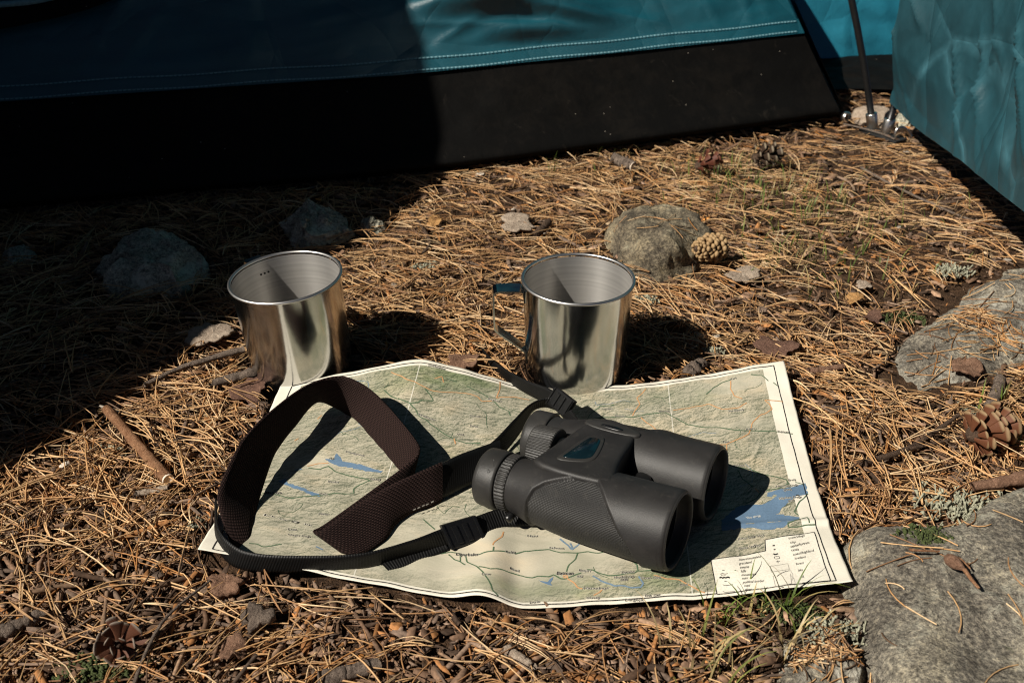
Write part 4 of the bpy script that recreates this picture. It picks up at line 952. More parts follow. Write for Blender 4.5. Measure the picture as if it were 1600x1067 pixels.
lathe('focus_wheel', [(.0, .006), (.0, .0118), (.0008, .0138), (.0016, .0142), (.0165, .0148), (.0174, .0144), (.0178, .0130), (.0178, .006)], M['eyecup'], bino, fwc, BD, UP, 288, rib=(52, .0008, .0012, .0166), smooth=False)
lathe('focus_axle', [(.0170, .0095), (.0300, .0095)], M['plastic'], bino, fwc, BD, UP, 32)
pl = bp(.0285, -.0185, -.0085)
lathe('strap_lug', [(0, .0), (.0003, .0026), (.0050, .0028), (.0056, .0022), (.0057, 0)], M['plastic'], bino, bl_(pl), -BN * .8 - UP * .35 - BD * .2, UP, 20)
lathe('strap_lug', [(0, .0), (.0003, .0026), (.0050, .0028), (.0056, .0022), (.0057, 0)], M['plastic'], bino, bl_(bp(.030, SEP + .0175, .005)), BN, UP, 20)

def ribbon(name, pairs, step, thick, mat, rib=0.0, across=10, straight=False):
    """flat tape from pairs of edge points ((px,py,z),(px,py,z)); uv in metres"""
    A = np.array([np.r_[at(*a), at(*b)] for a, b in pairs])
    mid = (A[:, :3] + A[:, 3:]) / 2
    Ln = np.linalg.norm(np.diff(mid, axis=0), axis=1).sum()
    n = max(12, int(Ln / step)); Q = catmull(np.c_[mid, A[:, 3:] - A[:, :3]], n)
    m, w = Q[:, :3], Q[:, 3:]
    s = np.r_[0, np.cumsum(np.linalg.norm(np.diff(m, axis=0), axis=1))]
    tg = np.gradient(m, axis=0); tg /= np.linalg.norm(tg, axis=1)[:, None] + 1e-9
    nn = np.cross(tg, w); nn /= np.linalg.norm(nn, axis=1)[:, None] + 1e-9
    c = np.linspace(-.5, .5, across); V = []; UVs = []
    wl_ = np.linalg.norm(w, axis=1)
    rz = (rib * np.abs(np.sin(math.pi * s / .0017)))[:, None]
    edge = 1 - .55 * np.clip((np.abs(c) - .42) / .08, 0, 1)
    for sg, cc, ed in ((1, c, edge), (-1, c[::-1], edge[::-1])):
        P = m[:, None] + w[:, None] * cc[None, :, None] + sg * nn[:, None] * ((thick / 2 + rz) * ed[None])[..., None]
        V.append(P); UVs.append(np.stack([np.broadcast_to(s[:, None], (n, across)), cc[None] * wl_[:, None] + .05], -1))
    V = np.concatenate(V, 1); UVs = np.concatenate(UVs, 1); k = 2 * across
    F = grid_faces(n, k, close_v=True)
    return mesh(name, V.reshape(-1, 3), F, mat, bino, uvs=UVs.reshape(-1, 2), world_pts=True)
STRAP = [((350, 822, .0165), (378, 880, .0058)), ((343, 795, .0225), (392, 842, .0064)), ((342, 765, .029), (402, 790, .0070)), ((371, 700, .040), (425, 718, .0120)), ((393, 671, .044), (440, 692, .0155)), ((420, 645, .046), (459, 668, .0180)), ((478, 603, .0465), (494, 629, .0195)),
         ((528, 588, .0450), (524, 637, .0150)), ((562, 598, .0410), (551, 655, .0095)), ((594, 622, .0350), (575, 682, .0070)), ((627, 659, .0315), (597, 705, .0068)), ((651, 690, .0300), (619, 731, .0066)),
         ((655, 704, .0270), (640, 750, .0066)), ((640, 722, .0235), (636, 772, .0066)), ((575, 770, .0205), (590, 817, .0066)), ((505, 820, .0175), (534, 852, .0066)),
         ((489, 829, .0190), (538, 864, .0060)), ((506, 826, .0205), (562, 866, .0060)), ((560, 786, .0225), (600, 845, .0060)), ((606, 760, .0265), (620, 818, .0060)), ((642, 743, .0285), (642, 802, .0062)), ((674, 729, .0295), (674, 791, .0064)), ((690, 722, .0290), (690, 783, .0066))]
ribbon('strap_end', [((660, 738, .0265), (661, 793, .0068)), ((690, 724, .0265), (692, 778, .0074)), ((716, 711, .0255), (719, 764, .0080)), ((745, 700, .0235), (750, 750, .0088)), ((780, 688, .0215), (784, 734, .0094))], .0016, .0034, M['web'], 0, 10)
strap = ribbon('neck_strap', STRAP, .0016, .0022, M['strap'], 0, 14)
ribbon('webbing', [((337, 778, .0165), (337, 812, .0058)), ((341, 822, .0170), (338, 848, .0058)), ((358, 846, .0175), (352, 874, .0052)), ((388, 862, .0175), (378, 889, .0050)), ((450, 868, .0175), (440, 894, .0050)), ((560, 865, .0180), (560, 889, .0050)), ((640, 845, .0185), (642, 868, .0055)), ((690, 826, .0170), (702, 852, .0056)), ((745, 806, .0150), (758, 838, .0056)), ((778, 795, .0145), (790, 825, .0056)), ((806, 793, .0140), (818, 822, .0060)), ((838, 800, .0120), (850, 822, .0060))], .00042, .0012, M['web'], .00028, 7)
ribbon('webbing_end', [((690, 838, .0090), (702, 860, .0048)), ((640, 858, .0075), (648, 880, .0046)), ((594, 880, .0065), (608, 894, .0044))], .00042, .0012, M['web'], .00028, 7)
ribbon('webbing', [((753, 544, .006), (757, 552, .001)), ((770, 562, .010), (768, 572, .004)), ((795, 580, .015), (788, 591, .006)), ((828, 596, .021), (814, 610, .010)), ((856, 606, .026), (840, 622, .0150)), ((882, 620, .030), (868, 640, .0190))], .00042, .0012, M['web'], .00028, 7)
ribbon('webbing', [((880, 622, .0250), (870, 641, .0150)), ((852, 622, .0235), (850, 636, .0140)), ((828, 632, .022), (832, 643, .0110)), ((803, 656, .0205), (818, 668, .0085)), ((772, 688, .0195), (796, 698, .0080)), ((742, 710, .0190), (768, 728, .0080)), ((728, 722, .019), (742, 752, .0080))], .00042, .0012, M['web'], .00028, 7)
ribbon('webbing', [((893, 640, .0300), (878, 650, .0220)), ((903, 654, .0300), (888, 664, .0230)), ((912, 668, .0300), (897, 676, .0230))], .00042, .0012, M['web'], .00028, 7)
def frame_box(name, a, b, halfw, mat, bev, sc=(1, 1, 1)):
    """flat block whose ends stand at a and b, upright width given by two points"""
    a, b = np.array(a), np.array(b); ax = (b - a) / 2; wv = np.array(halfw); nz = np.cross(ax, wv); nz = nz / np.linalg.norm(nz)
    return (a + b) / 2, ax * sc[0], wv * sc[1], nz
def buckle(a_up, a_lo, b_up, b_lo, th):
    aU, aL, bU, bL = (at(*p) for p in (a_up, a_lo, b_up, b_lo))
    c, ax, wv, nz = frame_box('buckle', (aU + aL) / 2, (bU + bL) / 2, ((aU - aL) + (bU - bL)) / 4, None, 0)
    if nz @ np.array([0, -1, .8]) < 0: nz = -nz
    bk = box('buckle', c + nz * .0004, ax, wv * 1.12, nz * th, M['plastic'], bino, .0008)
    for k, hw in ((-.92, .07), (-.38, .16), (.20, .14), (.86, .09)):
        b_ = box('bar', c + nz * (th + .0004) + ax * k, ax * hw, wv * (1.14 if abs(k) > .8 else .82), nz * .0009, M['plastic'], None, .0004)
        b_.data.transform(Matrix.Translation(-Vector(bino.location))); b_.parent = bk
    return bk
buckle((688, 823, .0185), (702, 856, .0052), (742, 806, .0165), (758, 840, .0052), .0019)
buckle((870, 607, .030), (857, 628, .0185), (900, 628, .031), (885, 652, .0195), .0019)
for (px, py, z) in ((648, 795, .010), (655, 792, .0105), (662, 789, .011), (668, 787, .0115), (676, 783, .012)):
    p = at(px, py, z)
    d_ = box('stitch', p + np.array([0, -.0012, .0006]), (.0008, .0004, .0002), (0, .0002, .0003), (-.0001, -.0002, .0002), M['thread'], bino)

# ------------------------------------------------------------------ pine cones
def scale_mesh(kind):
    """one cone scale along +x, thick tip"""
    n = 9; th = np.linspace(0, 2 * math.pi, 10, endpoint=False)
    if kind == 'open':
        prof = [(0, .09, .035), (.25, .12, .03), (.5, .17, .03), (.72, .24, .035), (.86, .29, .05), (.94, .28, .065), (.99, .22, .06), (1.02, .10, .035), (1.01, .0, .0)]
    else:
        prof = [(0, .16, .12), (.3, .20, .15), (.5, .24, .19), (.68, .28, .24), (.8, .28, .25), (.9, .24, .21), (.97, .14, .13), (1.0, .06, .06), (1.01, 0, 0)]
    V, T = [], []
    for x, w, h in prof:
        bend = -.16 * x * x if kind == 'open' else 0
        for a in th:
            V.append((x, w * math.cos(a), h * math.sin(a) * (.7 if math.sin(a) < 0 else 1) + bend)); T.append(x)
    return np.array(V), grid_faces(n, 10, close_v=True), np.array(T)
def cone(name, loc, axis, length, radius, kind, n, tip, inner, label, open_deg, core):
    o = empty(name, loc, label, 'pine cone')
    a = np.array(axis, float); a /= np.linalg.norm(a); s = np.cross(a, (0, 0, 1.0)); s /= np.linalg.norm(s); t = np.cross(a, s)
    V, F, T = scale_mesh(kind)
    mix = np.clip((T - (.88 if kind == 'open' else .74)) / .08, 0, 1)[:, None]; cols = np.array(inner) * (1 - mix) + np.array(tip) * mix
    proto = mesh('scale', V, F, M['cone'], None, True, cols); me = proto.data; bpy.data.objects.remove(proto)
    lathe('core', [(-.02 * length, 0), (.02 * length, core * .5)] + [(length * k, core * (1 - .75 * k) * (.6 + .4 * math.sin(math.pi * min(1, k * 2 + .2)) if k < .5 else 1)) for k in np.linspace(.1, .95, 8)] + [(length, 0)], M['stick_dark'], o, (0, 0, 0), a, s, 16)
    for k in range(n):
        f = (k + .5) / n; ph = k * 2.39996
        prof = math.sin(math.pi * (.12 + .80 * f)) ** .7
        ln = radius * (1.0 if kind == 'open' else .66) * (.35 + .65 * prof); ang = math.radians(open_deg * (1 - .75 * f ** 1.5) + 12)
        out = s * math.cos(ph) + t * math.sin(ph)
        ang += random.gauss(0, .16); ln *= random.uniform(.82, 1.12)
        d = a * math.cos(ang) + out * math.sin(ang); side = np.cross(a, out); nrm = np.cross(d, side)
        org = a * (length * (.04 + .80 * f)) + out * core * .35 * (1 - .6 * f)
        R = Matrix(np.stack([d, side, -nrm], 1).tolist()).to_4x4()
        sc = o.copy(); bpy.data.objects.remove(sc)
        c = bpy.data.objects.new('scale', me); C.objects.link(c); c.parent = o
        c.matrix_local = Matrix.Translation(Vector(org)) @ R @ Matrix.Diagonal((ln, ln * random.uniform(.9, 1.1), ln, 1))
    return o
def cz(px, py, z): p = at(px, py, z); return p
cone('pine_cone', cz(1512, 682, .013), (.92, .30, .10), .034, .0172, 'open', 62, (.27, .18, .095), (.125, .046, .021), 'open red brown pine cone lying at the right edge above the flat rock', 74, .0065)
cone('pine_cone', cz(1128, 386, .018), (-.75, -.45, .15), .034, .0165, 'closed', 105, (.36, .235, .115), (.20, .115, .05), 'pale tan knobbly pine cone leaning on the rounded rock', 88, .0115)
cone('pine_cone', cz(186, 1000, .004), (.35, -.75, .55), .018, .0135, 'open', 22, (.21, .17, .135), (.11, .042, .022), 'old grey brown open pine cone in the bottom left litter', 80, .005)
cone('pine_cone', cz(1086, 262, .012), (.9, .2, .3), .030, .0140, 'open', 34, (.13, .048, .024), (.09, .026, .014), 'small dark red pine cone in front of the tent skirt', 60, .006)
cone('pine_cone', cz(1174, 248, .012), (.9, -.1, .25), .034, .0160, 'open', 34, (.20, .16, .11), (.045, .028, .018), 'dark brown pine cone in the grass in front of the tent skirt', 70, .006)

# ------------------------------------------------------------------ sticks, bark and leaves that can be picked out
def stick(name, pts, r0, r1, mat, label, cat='stick', ends=None, jit=.06):
    P = catmull([at(*p) for p in pts], 26); base = P[0].copy(); base[2] = 0
    o = empty(name, base, label, cat)
    P = P + np.c_[rng.normal(0, r0 * .06, (26, 3))]
    tube('shaft', P, np.linspace(r0, r1, 26) * (1 + .06 * np.sin(np.linspace(0, 17, 26))), mat, o, 12, jit)
    if ends is not None:
        d = P[-1] - P[-3]; d /= np.linalg.norm(d); tube('cut_end', [P[-1] - d * .0004, P[-1] + d * .0012], r1 * .93, ends, o, 14)
    return o
stick('stick', [(166, 638, .010), (200, 678, .008), (232, 715, .007), (262, 748, .006)], .0034, .0042, M['stick_orange'], 'short orange barked stick on the needles at the shadow edge', ends=M['cutwood'])
stick('twig', [(225, 602, .008), (285, 574, .009), (330, 560, .010), (382, 545, .012)], .0018, .0026, M['stick_grey'], 'thin grey twig pointing at the left mug', 'twig')
stick('stick', [(330, 600, .005), (365, 590, .006), (400, 582, .007)], .0032, .0040, M['stick_grey'], 'knobbly grey stick at the foot of the left mug', ends=None)
stick('stick', [(-30, 998, .006), (20, 980, .007), (70, 957, .007)], .0042, .0034, M['stick_grey'], 'grey stick reaching in from the left edge near the bottom')
stick('twig', [(208, 1072, .004), (232, 1010, .010), (262, 962, .013), (330, 905, .008)], .0011, .0007, M['stick_grey'], 'long thin grey twig arching beside the old grey cone', 'twig')
stick('twig', [(1352, 724, .005), (1420, 700, .006), (1460, 675, .007), (1498, 648, .009)], .0022, .0014, M['stick_dark'], 'dark forked twig lying left of the open red cone', 'twig')
stick('twig', [(1418, 702, .006), (1470, 690, .006), (1500, 683, .007)], .0014, .0008, M['stick_dark'], 'short dark side twig beside the forked twig', 'twig')
stick('stick', [(1518, 760, .010), (1560, 754, .012), (1612, 744, .014)], .0028, .0050, M['bark_red'], 'reddish stick behind the top edge of the flat rock')
stick('stick', [(1563, 592, .010), (1556, 615, .009), (1546, 640, .006)], .0042, .0046, M['stick_grey'], 'thick grey stub at the right edge above the red cone')
stick('stick', [(958, 247, .008), (975, 254, .008), (988, 259, .008)], .0062, .0060, M['stick_grey'], 'short grey log with a pale cut end by the tent skirt', ends=M['cutwood'])
stick('stick', [(832, 372, .006), (845, 360, .009), (858, 346, .010)], .0042, .0036, M['stick_dark'], 'short dark stub leaning on pale bark behind the right mug')
stick('stick', [(1262, 580, .006), (1290, 577, .006), (1318, 572, .006)], .0030, .0022, M['bark_red'], 'reddish stick beside the back right corner of the map')
stick('stick', [(212, 772, .004), (222, 770, .004), (262, 762, .005)], .0022, .0018, M['bark_pale'], 'pale peeled splinter below the orange stick', 'stick')
stick('stick', [(498, 1062, .005), (540, 1052, .006), (592, 1038, .006)], .0046, .0038, M['stick_grey'], 'flaky grey brown stick at the bottom edge')
stick('stick', [(790, 1012, .005), (815, 1030, .005), (834, 1042, .004)], .0030, .0024, M['bark_pale'], 'pale broken splinter at the bottom centre', 'stick')
stick('stick', [(1520, 812, .004), (1530, 800, .004), (1545, 800, .004)], .0012, .0012, M['stick_dark'], 'tiny dark twig caught in the lichen behind the flat rock', 'twig')
stick('stick', [(1075, 583, .004), (1085, 575, .006), (1098, 568, .006)], .0058, .0052, M['stick_grey'], 'stubby grey wood piece in the shadow end of the right mug')
stick('twig', [(640, 330, .005), (656, 350, .006), (672, 380, .006), (660, 398, .006)], .0014, .0020, M['stick_dark'], 'dark hooked twig behind the gap between the mugs', 'twig')
stick('twig', [(1345, 262, .006), (1400, 292, .004), (1460, 320, .004), (1530, 348, .004), (1590, 358, .003)], .0013, .0011, M['stick_grey'], 'long straight pale twig on the bare earth near the right flap', 'twig')

def flake(name, outline, thick, mat, label, cat, z=.004, curl=.003, seed=1):
    P = np.array([at(px, py, z) for px, py in outline]); c = P.mean(0)
    nt = 40; ang = np.arctan2(*(P - c)[:, 1::-1].T); rad = np.hypot(*(P - c)[:, :2].T); k = np.argsort(ang); ang, rad = ang[k], rad[k]
    th = np.linspace(-math.pi, math.pi, nt, endpoint=False); R = np.interp(th, np.r_[ang - 2 * math.pi, ang, ang + 2 * math.pi], np.r_[rad, rad, rad])
    R *= 1 + .55 * (vnoise(th * 3.3 + 9, th * 0, seed) - .5) + .25 * (vnoise(th * 9 + 9, th * 0 + 4, seed) - .5)
    V = []
    for lay in (1, -1):
        for r in ((0, .35, .7, .93, 1) if lay == 1 else (1, .7, 0)):
            x = np.cos(th) * R * r; y = np.sin(th) * R * r
            zz = curl * (r ** 2) * np.sin(th * 2 + seed) + .0040 * fbm((c[0] + x) * 230 + seed, (c[1] + y) * 190, seed, 4) + lay * thick / 2 * (1 if r < .95 else .6)
            V.append(np.stack([x, y, zz], -1))
    o = mesh(name, np.concatenate(V), grid_faces(len(V), nt, close_v=True), mat)
    o.location = c; return tag(o, label, cat)
flake('bark_piece', [(298, 520), (330, 508), (362, 506), (366, 522), (338, 536), (305, 537)], .0025, M['bark_pale'], 'pale bark chunk in the shade left of the left mug', 'bark', .010, .002, 3)
flake('bark_piece', [(785, 350), (800, 336), (822, 340), (835, 352), (815, 362), (792, 360)], .003, M['bark_pale'], 'flaky pale bark heap behind the right mug', 'bark', .008, .002, 5)
flake('bark_piece', [(1140, 425), (1158, 418), (1180, 420), (1172, 434), (1146, 440)], .0018, M['bark_pale'], 'pale bark flake right of the tan cone', 'bark', .008, .002, 7)
flake('bark_piece', [(330, 905), (352, 893), (375, 903), (378, 920), (350, 930), (330, 922)], .004, M['bark_red'], 'grey brown bark lump below the front left corner of the map', 'bark', .006, .002, 8)
flake('bark_piece', [(383, 962), (398, 946), (418, 950), (424, 968), (400, 984)], .0055, M['stick_grey'], 'rough grey bark nugget in front of the strap', 'bark', .007, .002, 9)
flake('bark_piece', [(345, 1015), (360, 1000), (384, 1006), (378, 1026), (352, 1034)], .003, M['bark_red'], 'flat reddish bark plate in the lower left litter', 'bark', .007, .003, 11)
flake('bark_piece', [(400, 592), (372, 600), (355, 612), (385, 625), (412, 612)], .002, M['leaf_brown'], 'dull brown bark scale in front of the left mug', 'bark', .006, .002, 13)
flake('leaf', [(1178, 548), (1200, 530), (1228, 526), (1246, 532), (1240, 548), (1210, 553)], .0006, M['leaf_brown'], 'flat brown dry leaf behind the back right corner of the map', 'leaf', .008, .003, 15)
flake('leaf', [(1326, 466), (1342, 460), (1354, 462), (1348, 470), (1332, 472)], .0006, M['leaf_gold'], 'golden yellow leaf scrap left of the pale patched rock', 'leaf', .008, .002, 17)
flake('leaf', [(1352, 490), (1368, 486), (1378, 494), (1364, 504), (1352, 500)], .0008, M['leaf_brown'], 'curled brown leaf next to the golden scrap', 'leaf', .008, .003, 19)
flake('leaf', [(672, 344), (684, 336), (688, 346), (678, 352)], .0008, M['leaf_gold'], 'bright orange leaf scrap behind the left mug', 'leaf', .009, .002, 21)
flake('leaf', [(1340, 445), (1352, 440), (1360, 448), (1350, 452)], .0008, M['bark_pale'], 'pale papery scrap above the golden leaf', 'leaf', .008, .002, 23)
flake('bark_piece', [(1505, 562), (1495, 580), (1520, 585), (1530, 570)], .003, M['bark_red'], 'red brown bark bit at the foot of the patched rock', 'bark', .008, .002, 25)
flake('bark_piece', [(700, 560), (722, 552), (748, 558), (740, 570), (710, 571)], .0022, M['bark_red'], 'reddish bark strip behind the raised fold of the map', 'bark', .010, .002, 27)

# a dry bud with its stalk on the flat rock
bud = empty('pine_bud', at(1492, 882, .030), 'small dry brown bud with an orange stalk on the flat rock', 'bud')
ba, bb = at(1476, 868, .0325), at(1512, 893, .0325); bd_ = (bb - ba) / np.linalg.norm(bb - ba)
lathe('body', [(0, 0), (.001, .0022), (.003, .0034), (.006, .0038), (.009, .0029), (.012, .0014), (.0135, 0)], M['bark_red'], bud, local(bud, [ba])[0], bd_, (0, 0, 1), 18)
tube('stalk', catmull([bb - bd_ * .002, at(1518, 905, .0315), at(1530, 919, .0300)], 12), np.linspace(.0013, .0008, 12), M['stick_orange'], bud, 8)
tube('needle', catmull([at(1485, 868, .034), at(1500, 872, .034), at(1516, 888, .031)], 10), .0005, M['stick_orange'], bud, 6)
stick('twig', [(1420, 858, .0305), (1440, 860, .031), (1468, 861, .0305)], .0008, .0005, M['stick_orange'], 'orange needle lying on the flat rock beside the moss', 'twig')

# ------------------------------------------------------------------ litter
def keep_out(x, y, pad_map=.002):
    k = inside(MAP_OUT, x, y)
    for m, r in ((MUG_L, .0395), (MUG_R, .0395)): k |= np.hypot(x - m[0], y - m[1]) < r
    return k
def rock_in(x, y, shrink=.93):
    k = np.zeros(np.shape(x), bool)
    for P in ROCKS:
        c = P.mean(0); k |= inside(c + (P - c) * shrink, x, y)
    return k
def scatter(n, seed, dens=None):
    g = np.random.default_rng(seed)
    y = .25 + 1.40 * g.random(n * 3) ** 1.2; x = (g.random(n * 3) * 2 - 1) * (.19 + .62 * y)
    p = np.ones(len(x)) if dens is None else dens(x, y)
    k = (g.random(len(x)) < p); x, y = x[k][:n], y[k][:n]
    return g, x, y
PAL = np.array([(.52, .335, .165), (.58, .39, .20), (.46, .275, .125), (.40, .225, .10), (.64, .48, .29), (.27, .145, .066), (.19, .105, .055), (.41, .20, .066), (.12, .075, .045)])
PAL = PAL * np.array([1.02, .96, .915]) + .005
PW = np.array([.14, .13, .13, .11, .09, .13, .12, .05, .10])
def needles(name, n, seed, label, lift=(.0, .008), lens=(.029, .013), pal=PAL, pw=PW, wid=.00044, dens=None, tiltsd=.13, pair=.55):
    g, x, y = scatter(n, seed, dens); n = len(x)
    fld = math.pi * 2 * (fbm(x * 4, y * 4, 77, 2) + .5)
    ang = np.where(g.random(n) < .35, fld + g.normal(0, .45, n), g.random(n) * 2 * math.pi)
    az = np.where((x > .15) & (y > .85) & (g.random(n) < .55), g.normal(-.35, .35, n), ang)
    ang = az
    L = np.clip(g.normal(lens[0], lens[1], n), .012, .075)
    col = pal[g.choice(len(pal), n, p=pw / pw.sum())] * g.uniform(.75, 1.25, (n, 1))
    curv = g.normal(0, .30, n); tilt = g.normal(0, tiltsd, n); z0 = g.uniform(lift[0], lift[1], n) ** 1.0
    pr = g.random(n) < pair
    x = np.r_[x, x[pr]]; y = np.r_[y, y[pr]]; dsp = g.normal(0, .22, pr.sum())
    ang = np.r_[ang, ang[pr] + dsp]; L = np.r_[L, L[pr] * g.uniform(.92, 1.06, pr.sum())]; col = np.r_[col, col[pr] * g.uniform(.9, 1.1, (pr.sum(), 1))]
    curv = np.r_[curv, curv[pr] + g.normal(0, .1, pr.sum())]; tilt = np.r_[tilt, tilt[pr] + g.normal(0, .03, pr.sum())]; z0 = np.r_[z0, z0[pr]]
    n = len(x); ns = 5
    t = np.linspace(0, 1, ns)
    hd = ang[:, None] + curv[:, None] * t[None] * 1.4
    st = (L / (ns - 1))[:, None]
    px = x[:, None] + np.c_[np.zeros(n), np.cumsum(np.cos(hd[:, 1:]) * st, 1)]
    py = y[:, None] + np.c_[np.zeros(n), np.cumsum(np.sin(hd[:, 1:]) * st, 1)]
    arch = g.uniform(-.0012, .0045, n)[:, None] * np.sin(math.pi * t)[None]
    pz = ground_z(px, py) + z0[:, None] + (tilt[:, None] * L[:, None] * (t - .5)[None]) + arch + .0005
    pz = np.maximum(pz, ground_z(px, py) + .0006)
    bad = keep_out(px, py).any(1) | rock_in(px, py).any(1)
    ok = ~bad; px, py, pz, col, hd = px[ok], py[ok], pz[ok], col[ok], hd[ok]; n = len(px)
    wd = (wid * g.uniform(.75, 1.3, n))[:, None] * np.array([1.0, 1.0, .95, .8, .25])[None]
    sx, sy = -np.sin(hd), np.cos(hd)
    V = np.empty((n, ns, 3, 3), np.float32)
    V[..., 0, :] = np.stack([px + sx * wd, py + sy * wd, pz], -1); V[..., 1, :] = np.stack([px - sx * wd, py - sy * wd, pz], -1); V[..., 2, :] = np.stack([px, py, pz + wd * 1.25], -1)
    i = np.arange(n)[:, None, None] * (ns * 3); s = np.arange(ns - 1)[None, :, None] * 3; e = np.arange(3)[None, None]; e2 = (e + 1) % 3
    F = np.stack([i + s + e, i + s + e2, i + s + 3 + e2, i + s + 3 + e], -1).reshape(-1, 4)
    shade = np.array([1.0, 1.0, 1.0, 1.0, .85])[None, :, None, None]
    cols = (col[:, None, None, :] * np.ones((1, ns, 3, 1)) * shade).reshape(-1, 3)
    return tag(mesh(name, V.reshape(-1, 3), F, M['needle'], None, True, cols), label, 'pine needles', kind='stuff')
def thin_right(x, y): return np.where((x > .22) & (y > .72), .42, 1.0) * np.where(y < .46, .42, 1.0) * np.clip(1.0 + 1.6 * fbm(x * 14, y * 14, 91, 3), .25, 1)
needles('pine_needles', 27500, 101, 'bed of dry straw coloured pine needles covering the ground', dens=thin_right)
needles('pine_needles', 2700, 202, 'loose pale pine needles lying on top of the bed', (.005, .012), (.046, .014), PAL[[0, 1, 4, 2]], PW[[0, 1, 4, 2]], .00050, thin_right, .08, .6)

def stray(rock_index, n, seed, name, label):
    """fallen needles lying on a rock, following its surface"""
    g = np.random.default_rng(seed); RV = ROCK_V[rock_index]; P = ROCKS[rock_index]; c = P.mean(0); Vs, Fs, Cs = [], [], []
    while len(Vs) < n:
        k = RV[g.integers(0, len(RV))]; an = g.random() * 6.283; L = g.uniform(.010, .034); cv = g.normal(0, .4); t = np.linspace(-.5, .5, 6)
        x = k[0] + L * t * np.cos(an + cv * t); y = k[1] + L * t * np.sin(an + cv * t)
        if not inside(c + (P - c) * .9, x, y).all() or keep_out(x, y).any(): continue
        z = np.array([RV[np.argmin((RV[:, 0] - a) ** 2 + (RV[:, 1] - b) ** 2), 2] for a, b in zip(x, y)]); z = np.polyval(np.polyfit(t, z, 1), t); z += max(0, (np.array([RV[np.argmin((RV[:, 0] - a) ** 2 + (RV[:, 1] - b) ** 2), 2] for a, b in zip(x, y)]) - z).max()) + .0002
        w = .00045; s_x, s_y = -math.sin(an) * w, math.cos(an) * w; q = []
        for a, b, h in zip(x, y, z): q += [(a + s_x, b + s_y, h), (a - s_x, b - s_y, h), (a, b, h + .0006)]
        k0 = len(Vs) * 18; Vs.append(q); Fs.append(grid_faces(6, 3, close_v=True) + k0); Cs.append(np.repeat((PAL[g.integers(0, len(PAL))] * g.uniform(.7, 1.1))[None], 18, 0))
    return tag(mesh(name, np.concatenate(Vs), np.concatenate(Fs), M['needle'], None, True, np.concatenate(Cs)), label, 'pine needles', kind='stuff')
stray(1, 190, 5, 'pine_needles', 'needles fallen over the low rough rock at the right edge')
stray(0, 34, 6, 'pine_needles', 'few needles fallen on the large flat rock')
stray(2, 14, 7, 'pine_needles', 'few needles fallen on the rounded rock')
stray(6, 70, 8, 'pine_needles', 'needles fallen on the dark crusty rock')

def chips(name, n, seed, smin, smax, pal, label, cat, thick=.35, dens=None, lift=.006, elong=1.0):
    """irregular thin plates"""
    g, x, y = scatter(n, seed, dens); bad = keep_out(x, y) | rock_in(x, y); x, y = x[~bad], y[~bad]; n = len(x)
    k = 5; th = np.linspace(0, 2 * math.pi, k, endpoint=False)[None] + g.uniform(-.3, .3, (n, k))
    sz = smin + (smax - smin) * g.random(n) ** 2.2; R = sz[:, None] * g.uniform(.6, 1.1, (n, k)) / 2
    a, b = R * np.cos(th) * g.uniform(1.1, 2.6 * elong, n)[:, None], R * np.sin(th) * .7
    rot = g.random(n) * 2 * math.pi; tx, ty = g.normal(0, .30, n), g.normal(0, .30, n)
    lx = a * np.cos(rot)[:, None] - b * np.sin(rot)[:, None]; ly = a * np.sin(rot)[:, None] + b * np.cos(rot)[:, None]
    lz = lx * tx[:, None] + ly * ty[:, None] + g.normal(0, .07, (n, k)) * sz[:, None]
    zc = ground_z(x, y) + g.uniform(.0005, lift, n); hh = (sz * thick * g.uniform(.3, 1, n))[:, None]
    top = np.stack([x[:, None] + lx * .88, y[:, None] + ly * .88, zc[:, None] + lz + hh / 2], -1); bot = np.stack([x[:, None] + lx, y[:, None] + ly, zc[:, None] + lz - hh / 2], -1)
    V = np.concatenate([top, bot], 1); i = np.arange(n)[:, None] * 2 * k
    col = pal[g.integers(0, len(pal), n)] * g.uniform(.6, 1.35, (n, 1))
    tris = []
    for j in range(1, k - 1): tris.append(np.stack([i[:, 0], i[:, 0] + j, i[:, 0] + j + 1], -1))
    for j in range(k):
        j2 = (j + 1) % k; tris.append(np.stack([i[:, 0] + j, i[:, 0] + k + j, i[:, 0] + k + j2], -1)); tris.append(np.stack([i[:, 0] + j, i[:, 0] + k + j2, i[:, 0] + j2], -1))
    return tag(mesh(name, V.reshape(-1, 3), np.concatenate(tris), M['chip'], None, False, np.repeat(col, 2 * k, 0)), label, cat, kind='stuff')
BARK = np.array([(.18, .108, .068), (.25, .155, .10), (.11, .066, .042), (.30, .19, .12), (.36, .165, .062), (.15, .105, .078), (.25, .17, .12), (.065, .042, .029)])
def front_more(x, y): return np.where(y < .50, 1.0, np.where((x < -.1) & (y < .62), .8, .5))
chips('bark_litter', 20500, 303, .0022, .0110, BARK, 'small brown bark flakes mixed into the litter', 'bark flakes', .22, front_more)
chips('bark_litter', 31000, 304, .0010, .0032, BARK, 'fine brown crumbs between the needles', 'crumbs', .5, front_more, .004)
chips('bark_litter', 420, 305, .004, .011, np.array([(.52, .22, .06), (.50, .36, .22), (.46, .40, .33), (.36, .24, .17)]), 'orange and pale bark scales scattered on the litter', 'bark scales', .14, None, .008)

